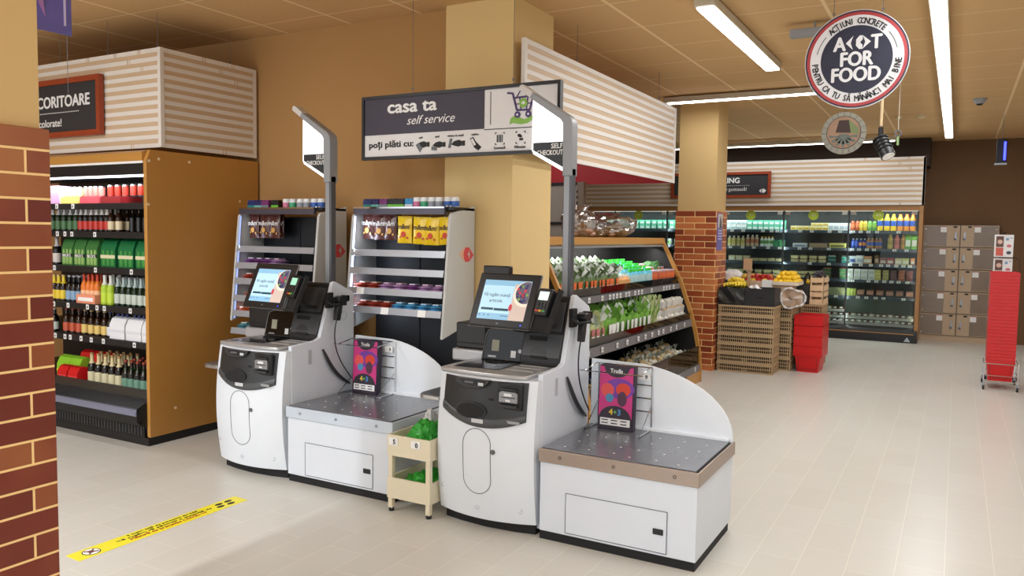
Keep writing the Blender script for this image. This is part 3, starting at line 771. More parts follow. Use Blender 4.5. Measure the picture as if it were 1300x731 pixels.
k = MB(); striped_panel(k,(-8.2,4.09),(-5.4,4.09),2.315,3.075,(0,-1)); k.build('front_board', t, smooth=False)
k = MB(); striped_panel(k,(-5.4,4.09),(-5.4,5.05),2.315,3.075,(1,0)); k.build('side_board', t, smooth=False)
MB().box(-5.425,-5.394,4.084,4.115,2.315,3.075,HW).build('corner_post', t)
for x,y in ((-5.48,4.13),(-6.1,4.13),(-6.75,4.13),(-5.44,4.8)): header_wire(x,y,3.07,t)
# framed board on it
FRAME = mat('red_brown_wood',(150,62,32),.4,noise=.25,nscale=14); CHALK = mat('chalkboard',(46,46,50),.6)
def framed_board(name, label, cat, x0,x1,y,z0,z1, lines, fw_=.045):
    t = thing(name,label,cat,((x0+x1)/2,y,z0))
    k = MB(); k.box(x0+fw_,x1-fw_,y-.02,y,z0+fw_,z1-fw_,CHALK); bd = k.build('board', t)
    k = MB()
    k.prism([(x0,z0),(x1,z0),(x1-fw_,z0+fw_),(x0+fw_,z0+fw_)],'y',y-.04,y,FRAME); k.prism([(x0,z1),(x1,z1),(x1-fw_,z1-fw_),(x0+fw_,z1-fw_)],'y',y-.04,y,FRAME)
    k.prism([(x0,z0),(x0,z1),(x0+fw_,z1-fw_),(x0+fw_,z0+fw_)],'y',y-.04,y,FRAME); k.prism([(x1,z0),(x1,z1),(x1-fw_,z1-fw_),(x1-fw_,z0+fw_)],'y',y-.04,y,FRAME)
    k.build('frame', t, smooth=False)
    k = MB()
    for body,size,x,z,al,bo,fit in lines: k.text(body,size,TEXTW,(x,y-.022,z),align=al,bold=bo,fit=fit)
    k.build('lettering', bd, smooth=False)
    return t, bd
t, bd = framed_board('framed_drinks_sign','red-brown framed black drinks board on the header above the beer fridge','sign',-7.9,-6.085,4.078,2.44,2.925,
    [('RĂCORITOARE',.132,-6.235,2.695,'RIGHT',.03,None),('răcoritor de colorate!',.09,-6.62,2.535,'RIGHT',.01,None)])
k = MB()
for i in range(26): k.box(-6.40-.028*i,-6.388-.028*i,4.0555,4.058,2.645,2.653,TEXTW)
k.build('dotted_line', bd)

# payment sign
t = thing('payment_sign','long black-framed sign reading casa ta self service above the checkouts','sign',(-3,4.55,2.2))
sx0,sx1,sz0,sz1,sy = -3.794,-2.206,2.20,2.65,4.55
k = MB(); k.box(sx0+.01,sx1-.01,sy,sy+.02,sz0+.01,sz1-.01,mat('sign_white',(224,222,222),.4)); bd = k.build('board', t)
k = MB(); k.box(sx0,sx1,sy-.012,sy+.03,sz0,sz0+.022,BLACK); k.box(sx0,sx1,sy-.012,sy+.03,sz1-.022,sz1,BLACK); k.box(sx0,sx0+.02,sy-.012,sy+.03,sz0+.022,sz1-.022,BLACK); k.box(sx1-.02,sx1,sy-.012,sy+.03,sz0+.022,sz1-.022,BLACK)
k.build('frame', t)
SP = NAVY; PUR = mat('cart_purple',(64,34,100),.4); GRN = mat('leaf_green',(128,178,62),.4)
k = MB(); k.box(sx0+.02,-2.765,sy-.003,sy,2.375,sz1-.022,SP); k.box(-2.765,sx1-.02,sy-.0025,sy,2.366,2.371,INK); k.build('dark_field', bd)
k = MB()
k.text('casa ta',.122,TEXTW,(-3.356,sy-.005,2.524),bold=.034,align='CENTER',fit=.415)
k.text('self service',.085,TEXTW,(-3.20,sy-.005,2.436),bold=.004,slant=.35,align='CENTER',fit=.40)
k.text('poți plăti cu:',.062,INK,(-3.735,sy-.003,2.285),bold=.028,align='LEFT',fit=.39)
for s_,x in (('cash',-3.277),('card',-3.141),('tichete de masă',-2.99),('telefon',-2.835)): k.text(s_,.02,INK,(x,sy-.003,2.335),bold=.014)
for s_,x in (('Scanează',-2.645),('Plătește',-2.493)): k.text(s_,.024,INK,(x,sy-.003,2.238),bold=.014)
k.build('lettering', bd, smooth=False)
def hand(k, x, z, s=1.0, tool=0):
    Y0 = sy-.0035
    k.prism([(x-.042*s,z-.004*s),(x-.02*s,z+.014*s),(x+.01*s,z+.02*s),(x+.03*s,z+.012*s),(x+.03*s,z-.012*s),(x+.005*s,z-.018*s),(x-.02*s,z-.012*s)],'y',Y0,sy,INK)
    k.box(x+.033*s,x+.05*s,Y0,sy,z-.014*s,z+.014*s,INK)
    if tool == 0: k.prism([(x-.05*s,z),(x-.02*s,z-.045*s),(x+.0*s,z-.02*s),(x-.028*s,z+.012*s)],'y',Y0-.001,sy,MGREY)
    if tool == 1: k.prism([(x-.05*s,z-.03*s),(x-.048*s,z-.008*s),(x-.01*s,z-.012*s),(x-.012*s,z-.034*s)],'y',Y0-.001,sy,MGREY)
    if tool == 2: k.prism([(x-.062*s,z-.022*s),(x-.05*s,z+.03*s),(x-.034*s,z+.028*s),(x-.046*s,z-.024*s)],'y',Y0-.001,sy,MGREY)
pic = MB()
hand(pic,-3.262,2.292,1.15,0); pic.build('cash_pictogram', bd)
pic = MB(); hand(pic,-3.13,2.286,1.15,1); pic.build('card_pictogram', bd)
pic = MB(); hand(pic,-2.975,2.288,1.2,2); pic.build('voucher_pictogram', bd)
pic = MB(); Y0 = sy-.0035
pic.prism([(-2.875,2.315),(-2.85,2.325),(-2.815,2.27),(-2.842,2.258)],'y',Y0,sy,INK); pic.prism([(-2.869,2.309),(-2.852,2.317),(-2.826,2.274),(-2.842,2.267)],'y',Y0-.001,sy,MATS['sign_white'])
pic.prism([(-2.852,2.318),(-2.825,2.29),(-2.785,2.256),(-2.81,2.235),(-2.845,2.258),(-2.815,2.272)],'y',Y0-.0005,sy,INK); pic.build('phone_pictogram', bd)
for cx in (-2.645,-2.49):
    pic = MB(); w_,h_ = .036,.04; cz = 2.306; e = .012; q = .004
    for a in (-1,1):
        for b_ in (-1,1):
            x_,z_ = cx+a*w_, cz+b_*h_
            pic.box(min(x_,x_-a*e),max(x_,x_-a*e),Y0,sy,min(z_,z_-b_*q),max(z_,z_-b_*q),INK); pic.box(min(x_,x_-a*q),max(x_,x_-a*q),Y0,sy,min(z_,z_-b_*e),max(z_,z_-b_*e),INK)
    if cx < -2.6:
        for i,wd in enumerate((.006,.003,.006,.003,.005)): pic.box(cx-.022+i*.0095,cx-.022+i*.0095+wd,Y0,sy,cz-.024,cz+.024,DGREY)
    else:
        pic.prism([(cx-.022,cz+.02),(cx-.005,cz+.024),(cx+.012,cz+.008),(cx+.002,cz-.002),(cx-.02,cz+.006)],'y',Y0,sy,INK); pic.box(cx-.008,cx+.018,Y0,sy,cz-.018,cz-.004,INK)
    pic.build('scan_pictogram', bd)
# purple trolley on a green leaf
k = MB(); Y1 = sy-.006
def bar(a,b_,r,m): k.prism([(a[0]+(b_[1]-a[1])*r/math.dist(a,b_),a[1]-(b_[0]-a[0])*r/math.dist(a,b_)),(b_[0]+(b_[1]-a[1])*r/math.dist(a,b_),b_[1]-(b_[0]-a[0])*r/math.dist(a,b_)),(b_[0]-(b_[1]-a[1])*r/math.dist(a,b_),b_[1]+(b_[0]-a[0])*r/math.dist(a,b_)),(a[0]-(b_[1]-a[1])*r/math.dist(a,b_),a[1]+(b_[0]-a[0])*r/math.dist(a,b_))],'y',Y1,sy,m)
for a,b_,r in (((-2.592,2.595),(-2.552,2.59),.006),((-2.552,2.592),(-2.52,2.482),.006),((-2.522,2.482),(-2.425,2.478),.006),((-2.425,2.478),(-2.398,2.566),.006),((-2.54,2.56),(-2.40,2.566),.005),((-2.533,2.52),(-2.412,2.52),.003),((-2.50,2.56),(-2.49,2.484),.003),((-2.44,2.56),(-2.45,2.484),.003),((-2.522,2.566),(-2.48,2.625),.0025),((-2.455,2.566),(-2.43,2.60),.0025)): bar(a,b_,r,PUR)
for cx in (-2.514,-2.434):
    k.disc((cx,sy-.004,2.452),.021,PUR,'y',20,.006); k.disc((cx,sy-.0075,2.452),.007,TEXTW,'y',12,.001)
k.disc((-2.471,sy-.0075,2.524),.030,GRN,'y',20,.002)
k.prism([(-2.484,2.524),(-2.476,2.536),(-2.476,2.512)],'y',sy-.0095,sy-.008,TEXTW); k.prism([(-2.471,2.537),(-2.455,2.524),(-2.471,2.511)],'y',sy-.0095,sy-.008,TEXTW)
k.prism([(-2.572,2.392),(-2.565,2.43),(-2.53,2.452),(-2.49,2.43),(-2.46,2.42),(-2.40,2.445),(-2.388,2.455),(-2.40,2.42),(-2.44,2.395),(-2.49,2.39),(-2.55,2.402)],'y',sy-.0035,sy,GRN)
k.box(-2.719,-2.7155,sy-.003,sy,2.40,2.612,INK)
k.build('trolley_emblem', bd, smooth=False)
for x in (-3.35,-2.55): header_wire(x,sy,2.65,t)

# round sign
ROUND_Y = 5.8
t = thing('round_hanging_sign','round navy and white ceiling sign reading ACT FOR FOOD','sign',(-.642,ROUND_Y,2.55))
C0 = (-.642,ROUND_Y,2.874); R0 = .323
RN = mat('round_navy',(33,36,58),.45); RR = mat('round_red',(176,62,66),.45); RW = mat('round_white',(226,226,228),.45)
k = MB(); k.disc(C0,R0,RW,'y',64,.012); bd = k.build('disc', t, angle=50)
k = MB(); k.ring((C0[0],C0[1]-.007,C0[2]),R0*.955,R0*.985,RN,'y',64,.002); k.ring((C0[0],C0[1]-.007,C0[2]),R0*.895,R0*.955,RR,'y',64,.002); k.disc((C0[0],C0[1]-.007,C0[2]),R0*.685,RN,'y',64,.002); k.build('coloured_rings', bd, angle=50)
k = MB(); yy = ROUND_Y-.0095
k.text('A',.128,RW,(C0[0]-.105,yy,C0[2]+.062),bold=.034,sx=.84); k.text('T',.128,RW,(C0[0]+.12,yy,C0[2]+.062),bold=.034,sx=.84)
k.text('FOR',.128,RW,(C0[0]+.0,yy,C0[2]-.04),bold=.034,sx=.84); k.text('FOOD',.128,RW,(C0[0]+.0,yy,C0[2]-.142),bold=.034,sx=.84)
# emblem between A and T: two facing arrowheads with a letter-like notch
cx,cz = C0[0]+.008,C0[2]+.108
k.prism([(cx-.075,cz),(cx-.03,cz+.046),(cx-.045,cz),(cx-.03,cz-.046)],'y',yy-.001,yy+.001,RW)
k.prism([(cx-.012,cz+.02),(cx+.008,cz+.044),(cx+.028,cz+.044),(cx+.028,cz+.018),(cx+.012,cz),(cx+.028,cz-.018),(cx+.028,cz-.044),(cx+.008,cz-.044),(cx-.012,cz-.02)],'y',yy-.001,yy+.001,RW)
k.prism([(cx+.028,cz+.044),(cx+.078,cz),(cx+.028,cz-.044),(cx+.044,cz)],'y',yy-.001,yy+.001,RW)
def arc_text(s_, r, a0, a1, size, inward):
    """a0..a1 in degrees, clockwise from the top; inward: letters on the lower arc read left to right"""
    n = len(s_)
    for i, ch in enumerate(s_):
        if ch == ' ': continue
        a = math.radians(lerp(a0,a1,i/(n-1)))
        px, pz = C0[0]+r*math.sin(a), C0[2]+r*math.cos(a)
        if not inward: xd = (math.cos(a),0,-math.sin(a)); yd = (math.sin(a),0,math.cos(a))
        else: xd = (-math.cos(a),0,math.sin(a)); yd = (-math.sin(a),0,-math.cos(a))
        k.text(ch,size,INK,(px,yy+.001,pz),xd,yd,bold=.022,sx=.74)
arc_text('ACȚIUNI CONCRETE',.232,-40,40,.056,False)
arc_text('PENTRU CA TU SĂ MĂNÂNCI MAI BINE',.276,265,95,.056,True)
k.build('lettering', bd, smooth=False)
k = MB()
for a0,a1 in ((-78,-50),(50,78)):
    pts = [(C0[0]+.25*math.sin(math.radians(lerp(a0,a1,i/10))), yy, C0[2]+.25*math.cos(math.radians(lerp(a0,a1,i/10)))) for i in range(11)]
    k.tube(pts,.0018,INK,4)
k.build('arc_lines', bd)
for x in (-.15,.15): header_wire(C0[0]+x,ROUND_Y,C0[2]+.28,t)
# small round wooden plaque below it: generic cone and leaves on a pale plank rim
t = thing('small_round_plaque','small grey plank-rimmed round plaque hanging under the large round sign','sign',(-.70,ROUND_Y,2.25))
C1 = (-.70,ROUND_Y,2.392)
PLK = mat('grey_plank',(142,140,128),.6,noise=.15,nscale=20)
k = MB(); k.disc(C1,.14,PLK,'y',40,.012); bd = k.build('disc', t, angle=50)
k = MB(); yq = ROUND_Y-.008
k.disc((C1[0],yq,C1[2]+.004),.108,mat('plaque_rim_dark',(40,36,32),.5),'y',32,.002); k.disc((C1[0],yq-.0015,C1[2]+.004),.104,mat('plaque_field',(150,118,94),.5,noise=.3,nscale=12),'y',32,.002)
k.prism([(C1[0]+.03,C1[2]+.09),(C1[0]+.09,C1[2]+.03),(C1[0]+.095,C1[2]-.01),(C1[0]+.04,C1[2]+.0)],'y',yq-.0035,yq,mat('plaque_green',(108,122,78),.5))
k.prism([(C1[0]-.05,C1[2]+.005),(C1[0]-.03,C1[2]+.085),(C1[0]+.03,C1[2]+.085),(C1[0]+.045,C1[2]+.0)],'y',yq-.004,yq,mat('plaque_brown',(50,30,24),.5))
k.disc((C1[0],yq-.003,C1[2]-.04),.05,mat('plaque_grey_leaf',(96,104,96),.5,noise=.3,nscale=30),'y',9,.003,ry=.035)
for i in range(7):
    a = PI*1.05+PI*.9*i/6; k.prism([(C1[0]+.02*math.cos(a),C1[2]-.02+.02*math.sin(a)),(C1[0]+.09*math.cos(a-.12),C1[2]-.01+.08*math.sin(a-.12)),(C1[0]+.09*math.cos(a+.12),C1[2]-.01+.08*math.sin(a+.12))],'y',yq-.0045,yq,MATS['plaque_grey_leaf'])
for i in range(20):
    a = 2*PI*i/20; k.cyl((C1[0]+.112*math.cos(a),yq,C1[2]+.112*math.sin(a)),(C1[0]+.138*math.cos(a),yq,C1[2]+.138*math.sin(a)),.001,MATS['plaque_rim_dark'],4)
k.build('carved_picture', bd)
k = MB(); k.cyl((C1[0],ROUND_Y,C1[2]+.138),(C1[0]+.01,ROUND_Y,C0[2]-R0),.002,BLACK,4); k.build('cord', t)

# poster hanging behind the near pillar
t = tag(MB().box(-3.606,-3.6,1.7,2.262,2.56,3.25,mat('violet_poster',(92,84,160),.4,noise=.35,nscale=5)).build('hanging_poster',loc=(-3.6,2.0,2.56)),'violet hanging poster at the top left beside the near pillar','poster')
k = MB(); k.box(-3.60,-3.598,2.225,2.235,2.6,3.2,mat('poster_print',(200,190,230),.4)); k.prism([(2.02,3.25),(2.06,3.12),(2.04,2.95),(2.12,2.78),(2.14,2.62),(2.09,2.72),(2.02,2.92),(1.98,3.1)],'x',-3.6,-3.597,mat('poster_mauve',(170,120,180),.5)); k.disc((-3.598,2.14,3.02),.022,MATS['poster_mauve'],'x',14,.002)
k.build('poster_print', t, smooth=False)
MB().cyl((-3.603,2.24,2.56),(-3.603,2.24,2.30),.0015,MGREY,4).build('hanging_cord', t)
for y in (1.75,2.22): MB().cyl((-3.603,y,3.25),(-3.603,y,ZC),.0015,MGREY,4).build('hanging_cord', t)

# middle striped header board along the produce case with a red far panel
t = thing('striped_header_board','long striped header board with a red far panel, right of the payment sign','shop header',(-2.72,6.7,2.26))
k = MB(); striped_panel(k,(-2.71,5.0),(-2.71,8.42),2.262,3.06,(1,0),n=11,ticks=False); k.build('side_board', t, smooth=False)
MB().box(-4.9,-2.73,8.40,8.425,2.262,3.06,mat('red_panel',(168,22,30),.5)).build('red_panel', t)
MB().box(-2.735,-2.704,4.99,5.02,2.262,3.06,HW).build('corner_post', t); MB().box(-2.735,-2.704,8.40,8.43,2.262,3.06,HW).build('corner_post', t)
for y in (5.9,7.9): header_wire(-2.725,y,3.06,t)

# spotlight on a drop rod, insect lamp, dome camera, detectors, exit fitting
t = thing('spotlight','black adjustable spotlight on a pale drop rod below the round sign','spotlight',(-.648,8,2.4))
k = MB(); k.cyl((-.652,8,2.71),(-.648,8,ZC),.012,mat('rod_cream',(216,190,146),.5),8); k.build('drop_rod', t)
k = MB(); k.cyl((-.652,8,2.70),(-.652,8,2.62),.022,BLACK,10); k.tube([(-.65,8,2.63),(-.69,7.98,2.60),(-.68,7.96,2.50)],.008,BLACK,6); k.build('joint', t)
k = MB(); k.cyl((-.66,8,2.60),(-.575,7.93,2.43),.058,BLACK,14,.064); k.cyl((-.645,8.01,2.575),(-.648,8.01,2.58),.066,DGREY,14); lh = k.build('lamp_head', t)
k = MB()
for i in range(4):
    u = i*.18+.05; p = Vector((-.66,8,2.60)).lerp(Vector((-.575,7.93,2.43)),u); q = Vector((-.66,8,2.60)).lerp(Vector((-.575,7.93,2.43)),u+.05); k.cyl(p,q,.07,BLACKM,14)
k.build('cooling_fins', lh)
k = MB(); k.cyl((-.577,7.93,2.435),(-.573,7.927,2.427),.054,mat('lamp_lens',(240,240,235),.3,emit=.12,noise=0),14); k.build('lens', lh)
t = thing('insect_lamp','dark hanging insect lamp glowing blue near the far right wall','insect lamp',(.46,12.5,2.72))
k = MB(); k.prism([(.40,2.72),(.52,2.72),(.52,3.02),(.50,3.05),(.42,3.05),(.40,3.02)],'y',12.47,12.53,BLACKM); k.build('casing', t, bevel=.006)
k = MB(); k.cyl((.495,12.45,2.76),(.495,12.45,3.0),.014,mat('blue_tube',(60,70,255),.4,emit=3.0,noise=0),8); k.build('tube', t)
k = MB(); k.box(.385,.525,12.44,12.56,2.70,2.722,LGREY); k.build('tray', t); k = MB(); k.cyl((.46,12.5,3.05),(.46,12.5,ZC),.003,MGREY,5); k.build('cord', t)
def ceil_thing(name,label,cat,x,y,prof,m,**kw):
    k = MB(); k.lathe([(r,-z) for r,z in prof][::-1],m,n=18); o = k.build(name,loc=(0,0,0)); o.location = (x,y,ZC); return tag(o,label,cat)
o = ceil_thing('dome_camera','small ceiling dome camera right of the long lamp','camera',.155,10.976,[(.075,0),(.075,.02),(.06,.035),(.045,.06),(.02,.075),(.0,.08)],LGREY)
MB().ball((0,0,-.05),(.045,.045,.032),GLASSY,12,6).build('dome', o)
for i,(x,y) in enumerate(((-.77,12.1),(-.50,12.1))):
    ceil_thing('smoke_detector',('pale ceiling detector just right of the small plaque','pale ceiling detector nearer the long lamp')[i],'detector',x,y,[(.05,0),(.05,.02),(.03,.04),(0,.042)],mat('detector_cream',(214,196,160),.5))
tag(MB().disc((1.09,15.33,2.70),.06,mat('alarm_dark_red',(90,30,24),.4),'y',18,.04).build('fire_bell',loc=(1.09,15.33,2.70)),'small round dark red bell high on the far brown wall','alarm')
t = thing('exit_fitting','small grey emergency exit fitting at the left rim of the round sign','emergency light',(-1.08,6.6,3.28))
k = MB(); k.box(-1.22,-.85,6.58,6.66,3.25,3.31,LGREY); k.build('casing', t, bevel=.005); MB().box(-1.0,-.94,6.60,6.64,3.12,3.25,glass_mat('green_clear',.05,(190,255,200))).build('sign_plate', t); MB().cyl((-1.04,6.62,3.31),(-1.04,6.62,ZC),.008,LGREY,6).build('stem', t)
t = thing('hook_lamp','small grey clamp device on a thin rod right of the spotlight','ceiling device',(-.573,9,2.65))
k = MB(); k.cyl((-.573,9,2.78),(-.573,9,ZC),.004,LAMPBODY,5); k.build('rod', t); k = MB(); k.ring((-.573,9,2.76),.02,.034,MGREY,'y',14,.02); k.box(-.583,-.563,8.99,9.01,2.64,2.73,mat('pale_green_tag',(150,180,120),.5)); k.build('clamp', t)

# yellow floor sticker
YEL = mat('yellow_vinyl',(238,226,40),.4)
sp = [(-3.905,2.37),(-3.79,2.37),(-3.815,3.462),(-3.918,3.458)]
k = MB(); k.prism([(-3.925,2.372),(-3.80,2.366),(-3.80,3.462),(-3.925,3.466)],'z',0,.0012,YEL); t = tag(k.build('floor_sticker',loc=(-3.86,2.9,0)),'long yellow floor sticker with prevention text and footprints','floor sticker')
k = MB(); xd,yd = (0,1,0),(-1,0,0)
k.text('Măsură de prevenție COVID-19',.034,mat('sticker_red',(170,60,30),.5),(-3.828,2.93,.0014),xd,yd,bold=.02,fit=.50)
k.text('Vă rugăm să păstrați o distanță de',.022,INK,(-3.862,2.93,.0014),xd,yd,bold=.01,fit=.62); k.text('2 metri față de persoana din față',.022,INK,(-3.892,2.93,.0014),xd,yd,bold=.01,fit=.46)
k.build('lettering', t, smooth=False)
k = MB(); k.disc((-3.862,2.47,.0018),.045,INK,'z',24,.0012); k.disc((-3.862,2.47,.002),.040,PAPER,'z',24,.0012); k.disc((-3.862,2.47,.0024),.018,mat('emblem_brown',(110,60,50),.5),'z',9,.0012)
for a in (.78,-.78,2.3,-2.3): k.cyl((-3.862,2.47,.0026),(-3.862+.036*math.cos(a),2.47+.036*math.sin(a),.0026),.004,MATS['emblem_brown'],4)
k.build('round_emblem', t)
k = MB()
for x,y in ((-3.885,3.38),(-3.84,3.365),(-3.885,3.31),(-3.845,3.29)): k.disc((x,y,.0018),.014,INK,'z',12,.0012,ry=.028)
k.build('footprints', t)
# ================================================================== snack racks
BLUEW = mat('led_strip',(196,216,255),.4,emit=3.0,noise=0)
RAIL = mat('grey_shelf_rail',(170,174,182),.3,.3); PEG = mat('black_pegboard',(20,22,27),.5)
RACKP = mat('rack_panel_grey',(204,206,204),.45)
def pouch(name, w, h, d, m, extra=None):
    """a filled bag hanging upright: flat seams above and below, swollen in the middle"""
    k = MB(); nu, nv = 6, 8
    def f(s):
        def g(u, v):
            e = (math.sin(PI*u)**.6)*(math.sin(PI*min(1,max(0,(v-.06)/.88)))**.7)
            return ((u-.5)*w*(1-.05*math.sin(PI*v)), s*(d/2*e+.001), v*h)
        return g
    k.grid(f(-1),nu,nv,m); n0 = len(k.f); k.grid(f(1),nu,nv,m)
    for i in range(n0,len(k.f)): k.f[i] = k.f[i][::-1]
    if extra: extra(k)
    return k
def mesh_of(k, name, **kw):
    o = k.build(name, **kw); me = o.data; bpy.data.objects.remove(o); return me
def place(name, me, loc, label, cat, group=None, rz=0, rx=0, ry=0, scale=None):
    o = bpy.data.objects.new(name, me); COL.objects.link(o); o.location = loc; o.rotation_euler = (rx,ry,rz)
    if scale: o.scale = scale
    return tag(o, label, cat, group)
def mm(base, letter, dot):
    def ex(k):
        k.text('m&m',.052,letter,(0,-.021,.105),bold=.02,th=.001,fit=.10); k.text("'s",.02,letter,(.055,-.018,.125),bold=.02,th=.001)
        k.disc((.0,-.0205,.065),.022,dot,'y',14,.002); k.disc((-.03,-.018,.045),.008,dot,'y',10,.002); k.disc((.032,-.017,.04),.009,dot,'y',10,.002)
        k.box(-.06,.06,-.004,-.002,.182,.197,base)
    return ex
MYEL = mat('yellow_foil',(240,200,20),.3,noise=.12,nscale=25); MBRN = mat('brown_foil',(84,44,38),.25,noise=.2,nscale=25)
mm_y = mesh_of(pouch('b',.132,.20,.038,MYEL,mm(MYEL,mat('foil_letter_brown',(58,34,26),.4),mat('foil_dot_red',(200,60,30),.4))),'yellow_bag')
mm_b = mesh_of(pouch('b',.112,.19,.034,MBRN,mm(MBRN,mat('foil_letter_white',(225,222,220),.4),mat('foil_dot_gold',(200,150,70),.4))),'brown_bag')
def gum_pot(c1,c2,c3):
    k = MB(); k.lathe([(.028,0),(.031,.004),(.031,.018),(.031,.042),(.031,.05),(.029,.052),(.029,.068),(.026,.072),(0,.072)],c1,n=14,mats=[c1,c2,c2,c1,c1,c3,c3,c3]); return mesh_of(k,'gum_pot')
WL = mat('pot_white',(234,236,238),.35)
pots = {n: gum_pot(*c) for n, c in dict(pink=(WL,mat('pot_pink',(214,120,160),.4),WL),green=(WL,mat('pot_green',(60,170,120),.4),WL),grey=(WL,mat('pot_grey',(150,156,166),.4),WL),blue=(WL,mat('pot_blue',(50,100,180),.4),WL)).items()}
def gum_carton(c1, c2):
    k = MB(); k.box(-.04,.04,-.02,.03,0,.052,c1); k.box(-.04,.04,-.021,-.018,.004,.022,c2); k.box(-.036,-.002,-.016,.026,.052,.064,c1); k.box(.002,.038,-.016,.026,.052,.064,c1); return mesh_of(k,'gum_carton',bevel=0)
cart = [gum_carton(mat('gum_navy',(38,52,112),.4),mat('gum_teal',(40,140,140),.4)),gum_carton(mat('gum_indigo',(44,40,96),.4),mat('gum_mint',(120,190,180),.4)),gum_carton(mat('gum_purple',(120,50,110),.4),mat('gum_steel',(120,140,150),.4)),gum_carton(mat('gum_black',(20,22,26),.4),mat('gum_lime',(110,200,60),.4)),gum_carton(mat('gum_cyan',(40,140,190),.4),mat('gum_white',(220,230,235),.4))]
cnames = ['navy','indigo','purple','black','cyan']
def flat_pack(m1, m2, w=.085, l=.15, h=.022):
    k = MB(); nu,nv = 6,6
    for s in (1,):
        k.grid(lambda u,v: ((u-.5)*w,(v-.5)*l,.002+h*(math.sin(PI*u)**.5)*(math.sin(PI*v)**.5)),nu,nv,m1)
    k.grid(lambda u,v: ((.5-u)*w,(v-.5)*l,0),1,1,m1)
    k.box(-w*.3,w*.3,-l*.22,l*.22,h*.9,h*1.08+.002,m2); return mesh_of(k,'wrapped_bar')
def rack(xl, who, shelves, goods, bags, top, bright):
    xr = xl+.895; short = 'of the right snack rack' if xl > -4.5 else 'of the left snack rack'
    t = thing('snack_rack',('right of the two black and grey snack racks, with yellow sweets bags' if xl > -4.5 else 'left of the two black and grey snack racks, beside the drinks fridge'),'snack rack',((xl+xr)/2,4.85,0))
    prof = [(4.575,.94),(4.665,1.80),(4.685,1.825),(4.985,1.885),(4.985,1.04)]
    for x,a,nm in ((xr-.022,xr,'side_panel'),(xl,xl+.022,'side_panel')):
        k = MB(); k.prism(prof,'x',x,a,RACKP); k.build(nm, t, bevel=.004)
    k = MB(); k.box(xl+.02,xr-.02,4.93,4.95,.06,1.80,PEG)
    bp = k.build('pegboard', t)
    k = MB()
    for i in range(22):
        for j in range(10):
            k.box(xl+.05+i*.038,xl+.054+i*.038,4.928,4.931,.52+j*.038,.524+j*.038,BLACKM)
    tag(k.build('peg_holes', bp), kind='stuff')
    MB().box(xl+.01,xr-.01,4.66,4.985,0,.07,BLACKM).build('base', t)
    MB().box(xl+.44,xl+.446,4.924,4.93,.1,1.78,BLACKM).build('joint_strip', t)
    k = MB(); k.box(xl+.0,xr-.0,4.70,4.98,1.845,1.868,BLACK); k.build('top_tray', t, bevel=.003)
    k = MB(); k.box(xl+.01,xr-.06,4.672,4.70,1.815,1.868,mat('dark_rail',(86,84,96),.3,.4)); k.box(xl+.01,xr-.06,4.668,4.676,1.858,1.870,CHROME); k.build('top_rail', t)
    for x in (xr-.05,xr-.02): MB().ball((x,4.69,1.872),.009,CHROME,10,6).build('clip', t)
    led = MB(); led.tube([(xl+.028,4.60,.96),(xl+.028,4.675,1.80)],.006,BLUEW if bright else mat('led_strip_dim',(150,170,230),.4,emit=.8,noise=0),5); led.build('led_strip', t)
    for z in shelves:
        yb = 4.565+(z-.94)*.105
        k = MB(); k.prism([(yb+.012,z+.034),(4.93,z+.02),(4.93,z+.012),(yb+.03,z),(yb+.012,z)],'x',xl+.026,xr-.026,DGREY)
        sh = k.build('shelf', t)
        k = MB(); k.prism([(yb,z-.002),(yb+.012,z+.046),(yb+.018,z+.046),(yb+.012,z-.004)],'x',xl+.026,xr-.026,RAIL); k.build('shelf_rail', sh)
    ld = bpy.data.lights.new('led_glow','AREA'); ld.shape = 'RECTANGLE'; ld.size = .02; ld.size_y = .8; ld.energy = 2.2 if bright else .5; ld.color = (.72,.82,1)
    lo = bpy.data.objects.new('led_glow', ld); COL.objects.link(lo); lo.location = (xl+.045-BASE[t][0], 4.64-BASE[t][1], 1.38); lo.rotation_euler = (PI/2,0,-PI/2+.5); lo.parent = t
    for z,items in goods.items():
        yb = 4.565+(z-.94)*.105
        for (x,me,lab,grp) in items:
            for r in range(2): place('snack_packet', me, (xl+x+random.uniform(-.004,.004), yb+.10+.008*r, z+.040+.018*r), lab+' on the '+['lowest','second lowest','third lowest','fourth lowest','fifth lowest','sixth lowest'][sorted(shelves).index(z)]+' shelf '+short,'snack',grp+' '+short+' shelf %d'%sorted(shelves).index(z), rz=random.uniform(-.15,.15), rx=-.03)
    for (x,kind,z0) in bags:
        for r in range(2):
            place('chocolate_bag', mm_y if kind == 'y' else mm_b, (xl+x, 4.755+.045*r, z0+(0.0 if kind=='y' else .012)-.0*r),
                  ('yellow m&m bag hanging at the top ' if kind == 'y' else 'brown m&m bag hanging at the top ')+short,'sweets bag',('yellow' if kind == 'y' else 'brown')+' bags hanging '+short, rz=random.uniform(-.06,.06), ry=random.uniform(-.03,.03))
    for x in sorted(set(b[0] for b in bags)):
        MB().tube([(xl+x,4.93,1.80 if False else z_hook),(xl+x,4.735,z_hook+.006)],.003,CHROME,5).build('hook', t)
    for (x,kind,idx) in top:
        if kind == 'pot': place('gum_pot', pots[idx], (xl+x,4.75,1.868), 'white gum pot with a %s label on top '%idx+short,'gum pot','%s gum pots '%idx+short, rz=random.uniform(0,6))
        else: place('gum_carton', cart[idx], (xl+x,4.745,1.868), '%s gum carton on top '%cnames[idx]+short,'gum carton','%s gum cartons '%cnames[idx]+short)
    return t
z_hook = 1.79
